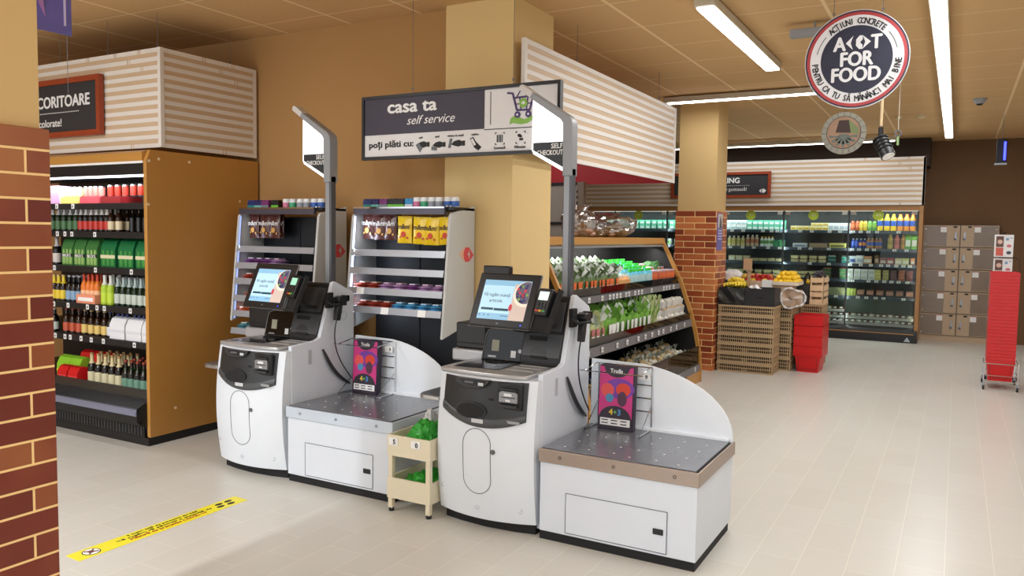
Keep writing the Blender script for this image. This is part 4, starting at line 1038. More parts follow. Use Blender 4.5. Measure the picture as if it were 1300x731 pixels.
pk = dict(purple=flat_pack(mat('wrap_purple',(140,80,150),.3,noise=.3,nscale=30),mat('wrap_white',(230,226,236),.4)),red=flat_pack(mat('wrap_rust',(170,66,48),.3,noise=.3,nscale=30),mat('wrap_cream',(228,206,190),.4)),
          blue=flat_pack(mat('wrap_blue',(90,170,220),.3,noise=.25,nscale=30),mat('wrap_pale',(220,236,244),.4)),lilac=flat_pack(mat('wrap_lilac',(190,150,200),.3,noise=.3,nscale=30),mat('wrap_pink',(236,200,214),.4)),orange=flat_pack(mat('wrap_orange',(214,110,60),.3,noise=.3,nscale=30),mat('wrap_dark',(70,40,30),.4)),green=flat_pack(mat('wrap_bluegreen',(90,150,160),.3,noise=.3,nscale=30),mat('wrap_mintwhite',(226,236,232),.4)))
def row(z0, kinds, x0, dx): return [(x0+dx*i, pk[c], {'purple':'purple wrapped bar','red':'rust red wrapped bar','blue':'light blue wrapped bar','lilac':'lilac wrapped bar','orange':'orange wrapped bar','green':'blue-green wrapped bar'}[c]+' on shelf at height %d cm'%round(z0*100) if False else {'purple':'purple wrapped bar','red':'rust red wrapped bar','blue':'light blue wrapped bar','lilac':'lilac wrapped bar','orange':'orange wrapped bar','green':'blue-green wrapped bar'}[c], c+' wrapped bars') for i, c in enumerate(kinds)]
who = 'of the right rack'
rack(-3.995,'of the right rack, behind the green bag stand',[1.51,1.375,1.228,1.09],
     {1.228: row(0,['red','red','lilac','lilac','purple','lilac','lilac'],.10,.115), 1.09: row(0,['red','red','red','blue','blue','blue','blue'],.12,.11)},
     [(.09,'b',1.62),(.20,'b',1.615),(.30,'b',1.615),(.43,'y',1.605),(.57,'y',1.60),(.67,'y',1.595),(.80,'y',1.60)],
     [(.10,'c',0),(.175,'c',1),(.245,'c',2),(.33,'c',3),(.41,'c',3),(.48,'c',4),(.545,'pot','pink'),(.61,'pot','green'),(.675,'pot','grey'),(.74,'pot','grey'),(.815,'pot','blue'),(.875,'pot','blue')], True)
rack(-5.215,'of the left rack, beside the beer fridge',[1.51,1.375,1.247,1.107,.983,.84],
     {1.375: row(0,['purple','purple','purple','lilac'],.12,.10), 1.247: row(0,['red','orange','orange','red'],.12,.11), 1.107: row(0,['orange','orange','red','orange'],.16,.11), .983: row(0,['orange','orange','red'],.10,.11), .84: row(0,['green','green','green'],.10,.11)},
     [(.10,'b',1.61),(.22,'b',1.61),(.33,'b',1.61)],
     [(.09,'c',0),(.17,'c',1),(.25,'c',2),(.36,'c',3),(.47,'pot','pink'),(.54,'pot','green'),(.62,'pot','grey'),(.69,'pot','grey'),(.77,'pot','blue'),(.84,'pot','blue')], False)
# price tags and red-orange emblem on the side panels
for xl in (-3.995,-5.215):
    rk = [o for o in bpy.data.objects if o.name.startswith('snack_rack') and abs(o.location.x-(xl+.4475)) < .01][0]
    EM = mat('emblem_red',(226,84,92),.5); EO = mat('emblem_peach',(240,190,160),.5)
    k = MB(); x = xl+.895
    k.prism([(4.774,1.534),(4.85,1.59),(4.83,1.534),(4.85,1.478)],'x',x,x+.002,EO)
    k.prism([(4.835,1.55),(4.86,1.582),(4.905,1.582),(4.905,1.552),(4.885,1.534),(4.905,1.516),(4.905,1.478),(4.86,1.478),(4.835,1.51)],'x',x,x+.0025,EM); k.prism([(4.905,1.582),(4.968,1.525),(4.905,1.478),(4.925,1.53)],'x',x,x+.0025,EM)
    k.build('side_emblem', rk, smooth=False)
    if xl > -4.5:
        for (px,z) in ((.14,1.228),(.38,1.09),(.71,1.09)):
            yb = 4.565+(z-.94)*.105
            k = MB(); k.prism([(yb-.004,z-.002),(yb+.008,z+.046),(yb+.010,z+.046),(yb,z-.004)],'x',xl+px-.035,xl+px+.035,PAPER); k.build('price_tag', rk)
# ================================================================== beer fridge
BLK = mat('fridge_black',(16,16,18),.5); FSH = mat('fridge_shelf',(40,41,44),.45)
t = thing('drinks_fridge','tall tan-sided open fridge of beer and drinks beside the near pillar','open fridge',(-6.7,4.5,0)); FR_ = t
x0,x1 = -8.0,-5.43
k = MB(); k.prism([(3.95,.065),(3.95,2.20),(3.985,2.285),(5.06,2.285),(5.06,.065)],'x',x1,-5.395,TAN); ep = k.build('end_panel', t, bevel=.003)
k = MB()
for y,z in ((4.06,2.22),(4.34,2.22),(4.85,1.93),(3.965,1.87) ,(4.18,.26),(3.975,2.2)): k.cyl((-5.396,y,z),(-5.391,y,z),.011,mat('screw_cap_cream',(226,206,170),.5),10)
k.build('screw_caps', ep)
MB().box(x0,-5.40,3.94,5.06,0,.062,BLK).build('plinth', t)
MB().box(x0,x1,4.86,5.05,.06,2.28,BLK).build('back_panel', t)
k = MB(); k.prism([(3.94,2.20),(3.94,2.265),(3.985,2.285),(5.05,2.285),(5.05,2.24),(4.0,2.24),(4.0,2.20)],'x',x0,x1,TAN); k.build('top_fascia', t)
k = MB(); k.box(x0,x1,3.945,3.965,2.183,2.20,PAPER); k.box(x0,x1,3.955,4.06,2.10,2.183,BLK); k.box(x0,x1,3.98,4.5,2.10,2.12,BLK); k.build('canopy', t)
MB().box(x0,x1,3.99,4.02,2.086,2.10,mat('fridge_led',(245,248,255),.4,emit=3.5,noise=0)).build('fridge_lamp', t)
ld = bpy.data.lights.new('fridge_glow','AREA'); ld.shape = 'RECTANGLE'; ld.size = 2.4; ld.size_y = .05; ld.energy = 10; ld.color = (.95,.97,1)
lo = bpy.data.objects.new('fridge_glow', ld); COL.objects.link(lo); lo.location = (x0*.5+x1*.5-BASE[t][0], 4.01-BASE[t][1], 2.08); lo.rotation_euler = (.45,0,0); lo.parent = t
beer_z = [1.885,1.655,1.365,1.055,.785]
for z in beer_z:
    sh = MB().box(x0,x1,4.03,4.86,z-.03,z,FSH).build('shelf', t)
    MB().box(x0,x1,4.02,4.032,z-.05,z-.002,BLK).build('shelf_rail', sh)
# bottom tub
k = MB(); k.prism([(3.90,.16),(3.86,.20),(3.86,.30),(3.97,.355),(4.86,.365),(4.86,.06),(3.97,.06),(3.94,.16)],'x',x0,x1,BLK); k.build('bottom_tub', t)
k = MB(); k.prism([(3.855,.245),(3.850,.27),(3.862,.302),(3.872,.302),(3.86,.245)],'x',x0,x1,mat('bumper_silver',(132,136,158),.3,.3)); k.build('bumper', t)
MB().box(x0,x1,3.888,3.90,.190,.203,TAN).build('tan_strip', t)
k = MB()
for i in range(46): k.box(-7.2+i*.038,-7.183+i*.038,3.934,3.941,.075,.14,DGREY)
tag(k.build('vent_grille', t), kind='stuff')
MB().box(-7.2,-5.45,3.938,3.955,.065,.155,BLK).build('grille_panel', t)
MB().box(x0,x1,3.975,3.979,.352,.43,glass_mat('front_glass',.06,(235,240,240))).build('glass_lip', t)
MB().box(-5.75,-5.62,4.1,4.16,0.0,.062,STEEL).build('levelling_foot', t)

# bottles, cans and packs
def bottle(h, r, glass, label, cap, neck=None, seal=None, n=10):
    s = h/.24; k = MB()
    P = [(r*.9,0),(r,.006*s),(r,.02*s),(r,.10*s),(r,.135*s),(r*.75,.16*s),(r*.42,.18*s),(r*.40,.222*s),(r*.46,.224*s),(r*.46,.238*s),(r*.3,.24*s),(0,.24*s)]
    nk = neck or glass; se = seal or nk
    k.lathe(P,glass,n=n,mats=[glass,glass,label,glass,glass,nk,se,cap,cap,cap,cap]); return mesh_of(k,'bottle',angle=50)
def can(h, r, body, end=None, n=10):
    k = MB(); e = end or MATS['brushed_steel']
    k.lathe([(r*.8,0),(r,.008),(r,h-.012),(r*.85,h-.002),(r*.8,h),(0,h-.004)],body,n=n,mats=[e,body,e,e,e]); return mesh_of(k,'can',angle=50)
def sixpack(w,d,h,m1,m2,txt=None,tm=None,motif=None,capm=None):
    k = MB(); k.prism([(-d/2,0),(-d/2,h*.62),(-d*.28,h*.92),(0,h),(d*.28,h*.92),(d/2,h*.62),(d/2,0)],'x',-w/2,w/2,m1)
    if motif:
        for i in (-1,0,1):
            cx = i*w*.3; yb = -d/2-.002
            k.prism([(cx-.018,h*.04),(cx+.018,h*.04),(cx+.02,h*.32),(cx+.009,h*.58),(cx-.009,h*.58),(cx-.02,h*.32)],'y',yb,yb+.002,motif)
    k.box(-w/2+.002,w/2-.002,-d/2-.004,-d/2,h*.30,h*.42,m2)
    if txt: k.text(txt,h*.13,tm or TEXTW,(0,-d/2-.005,h*.31),bold=.03,fit=w*.72)
    if capm:
        for i in (-1,0,1): k.cyl((i*w*.3,0,h*.94),(i*w*.3,0,h*1.12),.014,capm,8)
    return mesh_of(k,'six_pack')
dk = mat('brown_glass',(38,20,10),.12); gk = mat('dark_green_glass',(14,36,16),.12); bk = mat('black_glass',(14,13,14),.15)
C_ = lambda n,c,r=.4,**kw: mat('drink_'+n,c,r,**kw)
def rowof(z, y, xs, me, name, label, cat, group, dz=0, deep=1, dy=.075, jit=.003):
    for x in xs:
        for d in range(deep):
            place(name, me, (x+random.uniform(-jit,jit), y+d*dy, z+dz), label, cat, group, rz=random.uniform(0,.0) )
def span(a, b, n): return [lerp(a,b,i/max(1,n-1)) for i in range(n)]
FY = 4.09
# top shelf
z = beer_z[0]
k = MB(); k.box(-.12,.12,-.06,.14,0,.15,C_('pink_wrap',(222,170,214),noise=.2)); pinkpack = mesh_of(k,'pack')
rowof(z,FY,[-6.76],pinkpack,'drinks_pack','pale pink shrink-wrapped pack at the left end of the top beer shelf','drinks pack',None)
tray = lambda c: mesh_of(MB().box(-.125,.125,-.05,.15,0,.055,c),'tray')
rowof(z,FY,[-6.53],tray(C_('tray_cream',(232,214,120))),'can_tray','yellow and white cardboard can tray on the top beer shelf','drinks tray',None)
rowof(z,FY,[-6.25],tray(C_('tray_rose',(206,84,96))),'can_tray','rose red cardboard can tray on the top beer shelf','drinks tray',None)
rowof(z,FY,[-5.97],tray(C_('tray_dark_red',(140,34,40))),'can_tray','dark red cardboard can tray right on the top beer shelf','drinks tray',None)
rowof(z,FY,span(-6.63,-6.43,4),can(.085,.026,C_('lemon_can',(238,226,150))),'drink_can','pale lemon can in the cream tray on the top beer shelf','can','lemon cans',.056)
rowof(z,FY,span(-6.35,-6.15,4),can(.085,.026,C_('red_white_can',(222,120,110))),'drink_can','red and white can in the rose tray on the top beer shelf','can','red and white cans',.056)
rowof(z,FY+.02,span(-6.06,-5.58,6),can(.095,.027,C_('red_can',(170,44,28))),'drink_can','deep red can toward the right end of the top beer shelf','can','deep red cans',.056)
# second shelf
z = beer_z[1]
rowof(z,FY,span(-6.83,-6.5,5),bottle(.205,.031,gk,C_('label_green',(70,110,70)),C_('cap_grey',(150,150,150)),C_('neck_white',(190,190,190))),'beer_bottle','dark green bottle at the left of the second beer shelf','bottle','dark green bottles second shelf',deep=2)
rowof(z,FY,span(-6.43,-6.08,6),bottle(.205,.031,bk,C_('label_red',(190,48,40)),C_('cap_gold',(200,170,110)),C_('neck_pale',(210,205,200))),'beer_bottle','black bottle with a red label on the second beer shelf','bottle','red label bottles second shelf',deep=2)
rowof(z,FY,span(-6.03,-5.93,2),bottle(.205,.031,dk,C_('label_cream',(222,206,170)),C_('cap_gold',(0,0,0)),dk),'beer_bottle','brown bottle with a cream label on the second beer shelf','bottle','cream label bottles second shelf',deep=2)
rowof(z,FY+.06,span(-5.84,-5.52,5),bottle(.205,.031,bk,bk,C_('cap_silver',(160,160,165)),dk),'beer_bottle','unlabelled dark bottle at the right of the second beer shelf','bottle','plain dark bottles second shelf')
# third shelf: six packs
z = beer_z[2]
rowof(z,FY+.02,[-6.82],bottle(.235,.036,bk,C_('label_round_red',(210,200,196)),C_('cap_silver',(0,0,0)),C_('neck_white',(0,0,0))),'beer_bottle','single dark bottle left of the green packs on the third beer shelf','bottle',None)
becks = sixpack(.155,.12,.235,C_('becks_green',(60,118,60),noise=.25,nscale=18),C_('becks_black',(26,40,30)),"BECK'S",TEXTW,C_('becks_bottle',(150,190,110)))
rowof(z,FY+.07,[-6.66,-6.49,-6.32],becks,'beer_pack',"green beer pack lettered BECK'S on the third shelf",'beer pack',"green BECK'S packs",deep=2,dy=.14)
cg = sixpack(.19,.12,.235,C_('pack_green',(20,110,62)),C_('pack_cream',(222,216,180)),None,None,C_('pack_leaf',(70,150,70)))
rowof(z,FY+.07,[-6.10,-5.87,-5.65],cg,'beer_pack','dark green beer pack with a cream band on the third shelf','beer pack','cream banded packs',deep=2,dy=.14)
# fourth shelf
z = beer_z[3]
rowof(z,FY,span(-6.84,-6.70,3),bottle(.225,.034,dk,C_('label_yellow',(224,196,50)),C_('cap_gold',(0,0,0)),C_('label_yellow',(0,0,0))),'beer_bottle','bottle with a yellow label at the left of the fourth beer shelf','bottle','yellow label bottles')
rowof(z,FY,span(-6.62,-6.48,3),bottle(.225,.034,bk,C_('label_blue_white',(130,160,190)),C_('cap_silver',(0,0,0)),bk),'beer_bottle','dark bottle with a blue and white label on the fourth beer shelf','bottle','blue white bottles',deep=2)
rowof(z,FY,[-6.32],mesh_of(MB().box(-.125,.125,-.05,.13,0,.075,C_('pack_coral',(232,150,120))).box(-.1,.1,-.052,-.05,.02,.05,PAPER),'tray'),'drinks_pack','coral cardboard carrier on the fourth beer shelf','drinks pack',None)
rowof(z,FY,span(-6.41,-6.23,4),bottle(.235,.03,C_('orange_drink',(224,120,40)),C_('label_peach',(240,190,150)),C_('cap_orange',(190,60,30)),C_('orange_drink',(0,0,0)),C_('cap_orange',(0,0,0))),'drink_bottle','orange bottle standing in the coral carrier on the fourth shelf','bottle','orange bottles',.01,deep=2)
rowof(z,FY,span(-6.13,-6.05,2),bottle(.245,.035,C_('lime_drink',(170,200,50)),C_('label_lime',(190,216,60)),C_('cap_white',(235,235,235)),C_('neck_clear',(220,224,214)),C_('neck_clear',(0,0,0))),'drink_bottle','lime green bottle with a white neck on the fourth shelf','bottle','lime bottles',deep=2)
rowof(z,FY,span(-5.96,-5.52,7),bottle(.235,.031,gk,C_('label_silver',(190,200,190)),C_('cap_silver',(0,0,0)),C_('neck_silver',(170,190,186)),C_('neck_silver',(0,0,0))),'beer_bottle','dark green bottle with a silver neck on the fourth shelf','bottle','silver neck bottles',deep=2)
# fifth shelf
z = beer_z[4]
rowof(z,FY,[-6.84],bottle(.2,.033,bk,C_('label_silver',(0,0,0)),C_('cap_silver',(0,0,0)),bk),'beer_bottle','dark bottle at the far left of the fifth beer shelf','bottle',None)
rowof(z,FY,span(-6.67,-6.49,3),bottle(.215,.032,dk,C_('label_brick',(190,84,54)),C_('cap_red',(150,40,30)),dk),'beer_bottle','brown bottle with a brick red label on the fifth shelf','bottle','brick red label bottles',deep=2)
rowof(z,FY,span(-6.41,-6.14,4),bottle(.215,.032,dk,C_('label_buff',(220,190,110)),C_('cap_gold',(0,0,0)),dk),'beer_bottle','brown bottle with a buff label on the fifth shelf','bottle','buff label bottles',deep=2)
rowof(z,FY,[-6.07],bottle(.215,.032,bk,C_('label_pale_grey',(214,216,220)),C_('cap_blue',(50,60,120)),bk),'beer_bottle','dark bottle with a pale grey label beside the white packs','bottle',None)
wp = sixpack(.19,.12,.18,C_('pack_white',(226,228,232)),C_('pack_white2',(214,216,222)),None,None,None,C_('neck_navy',(40,52,110)))
me = wp
rowof(z,FY+.02,[-5.93,-5.72,-5.52],wp,'beer_pack','white round-shouldered beer pack with navy caps on the fifth shelf','beer pack','white beer packs')
# bottom tub
z = .366
gp = sixpack(.16,.14,.20,C_('pack_lime',(140,200,50)),C_('pack_yellow',(226,214,60)))
rowof(z,FY+.10,[-6.80,-6.64],gp,'drinks_pack','lime and yellow pack in the bottom of the beer fridge','drinks pack','lime packs',deep=1)
rp = sixpack(.13,.12,.14,C_('pack_scarlet',(206,24,30)),C_('pack_scarlet2',(228,80,80)))
rowof(z,FY,[-6.66,-6.51],rp,'drinks_pack','scarlet drinks pack in the front row of the fridge bottom','drinks pack','scarlet packs front')
rp2 = sixpack(.13,.12,.25,C_('pack_scarlet',(0,0,0)),C_('pack_scarlet2',(0,0,0)))
rowof(z,FY+.17,[-6.62,-6.47,-6.34],rp2,'drinks_pack','taller scarlet drinks pack in the back row of the fridge bottom','drinks pack','scarlet packs back')
gb = bottle(.27,.036,bk,C_('label_cream2',(214,206,170)),C_('cap_gold2',(170,130,80)),C_('neck_cream',(214,196,150)),C_('neck_cream',(0,0,0)))
rowof(z,FY+.01,span(-6.34,-5.98,5),gb,'beer_bottle','large dark bottle with a cream neck in the bottom of the fridge','bottle','large cream neck bottles',deep=3,dy=.085)
gl = bottle(.25,.035,bk,C_('label_green_swirl',(110,150,130)),C_('cap_red2',(150,60,40)),gk,dk)
rowof(z,FY,span(-5.88,-5.50,6),gl,'beer_bottle','dark bottle with a green swirl label at the right of the fridge bottom','bottle','green swirl bottles',deep=3,dy=.08)
# price tags
TG = mat('tag_white',(232,232,230),.5)
def price_tags(t, x_list, y, z, w=.034, h=.04):
    for x in x_list:
        k = MB(); k.box(x-w/2,x+w/2,y-.004,y,z-h,z,TG); k.box(x-.006,x+.006,y-.005,y-.004,z-h*.75,z-h*.3,INK); k.build('price_tag', t, smooth=False)
px = lambda p: lerp(-6.88,-5.62,(p-64)/118)
for z,l in ((beer_z[0],(85,106)),(beer_z[1],(68,85,95,104,133)),(beer_z[2],(75,80,133,176)),(beer_z[3],(69,78,97,122,134,143,174)),(beer_z[4],(79,92,99,113,126,141,178))):
    price_tags(FR_, [px(p) for p in l], 4.018, z-.004)
# ================================================================== produce case along the aisle
t = thing('produce_case','long open chilled produce case with a curved tan end panel, beside the brick pillar','open chiller',(-3.1,7.5,0)); PC = t
ya,yb_ = 5.92,9.14
prof = [(-2.555,.0),(-2.555,.12),(-2.563,.32),(-2.617,.59),(-2.70,.863),(-2.80,1.135),(-2.955,1.454),(-3.03,1.60),(-3.06,1.668)]
curve = prof+[(-3.62,1.668),(-3.62,0)]
for y in (ya,yb_-.0):
    k = MB(); k.prism(curve,'y',y-.03,y,BLK); e = k.build('end_panel', t)
    # tan edging following the curve
    k = MB()
    for i in range(len(prof)-1):
        (xa,za),(xb,zb_) = prof[i],prof[i+1]
        k.prism([(xa+.012,za),(xb+.012,zb_),(xb-.03,zb_),(xa-.03,za)],'y',y-.034,y+.004,TAN)
    k.build('curved_edging', e, smooth=False)
MB().box(-3.62,-3.58,ya,yb_,0,1.66,BLK).build('back_panel', t)
k = MB(); k.prism([(-3.045,1.585),(-3.02,1.60),(-3.03,1.665),(-3.62,1.668),(-3.62,1.64),(-3.08,1.64)],'y',ya,yb_-.03,TAN); k.build('top_fascia', t)
MB().box(-3.12,-3.04,ya,yb_-.03,1.565,1.585,mat('pale_grey_metal',(0,0,0))).build('canopy_edge', t)
MB().box(-3.20,-3.17,ya+.1,yb_-.1,1.60,1.61,mat('case_led',(240,240,235),.4,emit=.5,noise=0)).build('case_lamp', t)  # faint glow strip added under the canopy, where none is seen
ld = bpy.data.lights.new('case_glow','AREA'); ld.shape = 'RECTANGLE'; ld.size = .06; ld.size_y = 3.0; ld.energy = 15; ld.color = (1,.98,.94)  # added fill light for the produce shelves
lo = bpy.data.objects.new('case_glow', ld); COL.objects.link(lo); lo.location = (-3.14-BASE[t][0], (ya+yb_)/2-BASE[t][1], 1.55); lo.rotation_euler = (0,.35,0); lo.parent = t
GR = mat('case_grey_rail',(112,110,112),.4)
def pshelf(zs, xf, th=.06, ytail=yb_-.03):
    sh = MB().box(-3.58,xf-.02,ya,ytail,zs-.03,zs,FSH).build('shelf', t)
    k = MB(); k.prism([(xf-.02,zs+.0),(xf-.005,zs),(xf,zs-th),(xf-.02,zs-th)],'y',ya,ytail,GR); k.build('shelf_rail', sh)
    k = MB(); k.prism([(xf-.03,zs),(xf-.02,zs+.075),(xf-.025,zs+.075),(xf-.035,zs)],'y',ya,ytail,glass_mat('tan_clear_front',.05,(214,190,160))); k.build('clear_front', sh)
    return sh
pshelf(1.14,-2.82); pshelf(.725,-2.665,.08)
MB().prism([(-2.93,1.14),(-3.50,1.20),(-3.50,1.14)],'y',ya,yb_-.03,FSH).build('sloped_insert', t); MB().prism([(-2.80,.725),(-3.50,.80),(-3.50,.725)],'y',ya,yb_-.03,FSH).build('sloped_insert', t)
k = MB(); k.prism([(-2.56,.0),(-2.56,.13),(-2.575,.20),(-3.58,.20),(-3.58,0)],'y',ya,yb_-.03,BLK); k.box(-2.585,-2.553,ya,yb_-.03,.13,.205,GR); k.build('bottom_tub', t)
MB().box(-2.575,-2.57,ya,yb_-.03,.20,.42,glass_mat('tan_clear_front',0)).build('front_glass', t)
MB().box(-2.572,-2.553,8.6,yb_,0,.13,TAN).build('kick_plate', t)
for zz,xf,ys in ((1.132,-2.817,[6.0,6.25,6.45,6.75,6.93,7.02,7.11,7.2,7.35,7.43,7.6,7.7,7.8,8.1,8.5,8.6,8.7,8.85]),(.712,-2.66,[6.1,6.4,6.75,7.0,7.3,7.5,7.7,7.9,8.05,8.3,8.5,8.8]),(.195,-2.551,[8.3,8.9])):
    for y in ys:
        k = MB(); k.box(xf,xf+.004,y-.022,y+.022,zz-.045,zz,TG); k.box(xf+.004,xf+.005,y-.006,y+.006,zz-.034,zz-.014,INK); k.build('price_tag', t, smooth=False)
# goods: everything faces +x
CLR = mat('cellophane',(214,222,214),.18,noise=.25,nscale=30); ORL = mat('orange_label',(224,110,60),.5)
def veg_bag(leaf, seed, h=.26, w=.13, label=ORL, clear=CLR, leafy=14):
    """cone-shaped clear bag with leaves poking up, label on the front (towards +x)"""
    r = random.Random(seed); k = MB()
    k.lathe([(w*.22,0),(w*.36,h*.2),(w*.5,h*.5),(w*.52,h*.66)],leaf,n=9,sx=.7)
    for i in range(leafy):
        a = r.uniform(0,2*PI); b_ = r.uniform(.1,1); rr_ = w*.5*b_; z = h*r.uniform(.5,.8)
        x,y = rr_*.7*math.cos(a), rr_*math.sin(a); dx,dy = r.uniform(-.03,.03), r.uniform(-.03,.03); hh = h*r.uniform(.15,.34)
        m = clear if r.random() < .5 else leaf  # pale pieces paint the white glints of the cellophane among the leaves
        k.add([(x-.022,y,z),(x+.02,y+.01,z),(x+.03+dx,y+.02+dy,z+hh*.6),(x+dx,y+dy,z+hh),(x-.02+dx,y-.012+dy,z+hh*.5)],[(0,1,2,3,4),(4,3,2,1,0)],m)
    if label: k.prism([(-w*.12,0.02),(w*.12,0.02),(w*.16,h*.28),(-w*.16,h*.28)],'x',w*.36,w*.40,PAPER); k.prism([(-w*.16,h*.28),(w*.16,h*.28),(w*.19,h*.5),(-w*.19,h*.5)],'x',w*.36,w*.41,label)
    return mesh_of(k,'veg_bag',angle=25)
HERB = mat('herb_green',(104,128,84),.6,noise=.35,nscale=40); LET = mat('lettuce_green',(116,170,64),.55,noise=.35,nscale=30); PALE = mat('sprout_pale',(190,200,140),.6,noise=.3,nscale=40)
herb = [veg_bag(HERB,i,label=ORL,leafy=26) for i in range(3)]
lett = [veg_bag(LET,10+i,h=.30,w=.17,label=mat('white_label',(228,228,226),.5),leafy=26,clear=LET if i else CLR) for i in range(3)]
mixd = [veg_bag(PALE,20+i,h=.27,w=.15,label=mat('pink_print',(190,120,120),.5),leafy=22) for i in range(2)]
def lay(meshes, name, label, cat, grp, xf, ys, z, deep=3, dx=.12, rise=.0):
    for j,y in enumerate(ys):
        for d in range(deep):
            place(name, meshes[(j+d)%len(meshes)], (xf-.10-d*dx+random.uniform(-.01,.01), y+random.uniform(-.02,.02), z+rise*d), label, cat, grp, rz=random.uniform(-.2,.2))
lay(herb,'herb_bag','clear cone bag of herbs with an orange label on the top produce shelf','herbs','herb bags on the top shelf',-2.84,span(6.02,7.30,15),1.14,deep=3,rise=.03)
def bottle2(body, capc, h=.2, r=.034, lab=None):
    k = MB(); k.lathe([(r*.9,0),(r,.01),(r,h*.35),(r,h*.7),(r*.5,h*.84),(r*.42,h*.86),(r*.55,h*.87),(r*.55,h),(0,h)],body,n=10,mats=[body,body,lab or body,body,body,body,capc,capc]); return mesh_of(k,'bottle',angle=50)
CAPG = mat('cap_bright_green',(60,200,60),.35)
lay([bottle2(mat('snack_cup_peach',(226,170,110),.4,noise=.3,nscale=40),mat('snack_lid',(226,224,214),.3),h=.15,r=.05)],'snack_pot','peach coloured snack pot between herbs and blue bottles','pot','snack pots',-2.84,span(7.42,7.62,3),1.14,deep=2)
lay([bottle2(mat('smoothie_blue',(90,180,205),.35),CAPG,lab=mat('smoothie_print',(180,214,214),.4))],'juice_bottle','blue-labelled bottle with a bright green cap on the top produce shelf','bottle','green capped bottles',-2.83,span(7.70,8.38,9),1.14,deep=5,dx=.082,rise=.022)
lay([bottle2(mat('smoothie_white',(214,222,208),.35),CAPG,lab=mat('smoothie_leaf',(90,170,90),.4))],'juice_bottle','pale bottle with a bright green cap in front of the herb bags','bottle','pale green capped bottles',-2.98,span(7.30,7.65,4),1.14,deep=3,dx=.082)
k = MB(); k.box(-.05,.05,-.06,.06,0,.15,mat('pouch_rust',(198,106,78),.4,noise=.3,nscale=30)); k.box(.05,.052,-.05,.05,.08,.13,ORL); k.box(-.05,.05,-.055,.055,.15,.165,mat('pouch_lilac',(190,170,180),.4)); box1 = mesh_of(k,'box')
lay([box1],'snack_box','rust and orange snack box at the far end of the top produce shelf','box','rust snack boxes',-2.85,span(8.48,9.02,5),1.14,deep=3,dx=.11,rise=.03)
crumple('salad_heap',(-3.1,8.85,1.14),(.12,.2,.24),mat('dark_leaf',(54,110,50),.6,noise=.3,nscale=30),'dark green leafy heap behind the rust boxes at the far top shelf','greens',31,ridges=.12)
lay(mixd,'salad_bag','white and pink printed sprout bag at the near end of the middle shelf','salad bag','sprout bags',-2.69,span(6.00,6.62,6),.725,deep=2)
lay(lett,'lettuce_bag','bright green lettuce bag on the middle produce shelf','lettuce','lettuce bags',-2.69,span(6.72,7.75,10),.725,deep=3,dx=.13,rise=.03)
k = MB(); r = random.Random(5)
for i in range(16): k.tube([(r.uniform(-.03,.03),r.uniform(-.03,.03),0),(r.uniform(-.05,.05),r.uniform(-.05,.05),.17),(r.uniform(-.09,.09),r.uniform(-.09,.09),.34)],[.008,.007,.004],[PALE,LET,mat('leek_white',(220,224,190),.5)][i%3],5)
leek = mesh_of(k,'leek')
lay([leek],'celery_bunch','upright celery and leek bunch on the middle produce shelf','celery','celery bunches',-2.70,span(7.78,8.12,4),.725,deep=2)
def punnet(food, seed, w=.16, d=.11, h=.06, lid=CLR):
    k = MB(); rr = random.Random(seed); k.taper((-d*.42,d*.42,-w*.44,w*.44),0,(-d/2,d/2,-w/2,w/2),h,mat('tray_white',(214,212,206),.4))
    for i in range(12): k.ball((rr.uniform(-d*.35,d*.35),rr.uniform(-w*.38,w*.38),h),(.02,.022,.02),food,7,5)
    return mesh_of(k,'punnet')
mush = [punnet(mat('mushroom_tan',(178,150,116),.7,noise=.2),i,h=.07) for i in range(2)]; pack = [punnet(mat('sprout_white',(226,220,206),.6,noise=.2),5+i,h=.07) for i in range(2)]
for lv in range(3):
    lay(mush if lv%2 else pack,'mushroom_punnet','pale punnet of mushrooms in the far part of the middle shelf','punnet','mushroom punnets',-2.70-.02*lv,span(8.25,9.03,5),.725+.085*lv,deep=1)
# bottom tub: crates with root vegetables
k = MB(); 
for s in (0,):
    for (a,b_,c,d) in ((-.2,.2,-.15,-.14),(-.2,.2,.14,.15),(-.2,-.19,-.15,.15),(.19,.2,-.15,.15)): k.box(a,b_,c,d,0,.14,mat('dark_crate_blue',(30,44,90),.4))
    k.box(-.2,.2,-.15,.15,0,.01,MATS['dark_crate_blue'])
bc = mesh_of(k,'veg_crate')
for i,y in enumerate((6.6,7.0,7.4)): place('veg_crate', bc, (-2.82,y,.2), ('dark blue vegetable crate in the bottom tub, nearest of the row','dark blue vegetable crate, middle of the row in the bottom tub','dark blue vegetable crate, last before the bagged vegetables')[i],'crate','dark blue crates in the tub')
rr = random.Random(9)
def netbag(c1, seed):
    r = random.Random(seed); k = MB()
    for i in range(9): k.ball((r.uniform(-.05,.05),r.uniform(-.06,.06),r.uniform(.03,.10)),(.032,.032,.03),c1 if i%3 else MATS['sprout_white'],7,5)
    for i in range(9):
        a = r.uniform(0,6.28); k.add([(0,0,.1),(.03*math.cos(a),.03*math.sin(a),.17),(.03*math.cos(a+.7),.03*math.sin(a+.7),.155)],[(0,1,2),(2,1,0)],CLR)
    return mesh_of(k,'net')
nets = [netbag(mat('parsnip',(222,204,160),.6,noise=.2),1),netbag(mat('onion_white',(226,220,200),.5,noise=.2),2),netbag(mat('root_mix',(200,170,110),.6,noise=.2),3)]
for i in range(30):
    y = 7.65+(i%10)*.145; d = i//10
    place('vegetable_bag', nets[i%3], (-2.68-.13*d+.02*math.sin(i), y, .20+.05*d+.02), 'clear bag of pale root vegetables in the bottom tub','vegetable bag','bagged root vegetables', rz=i)
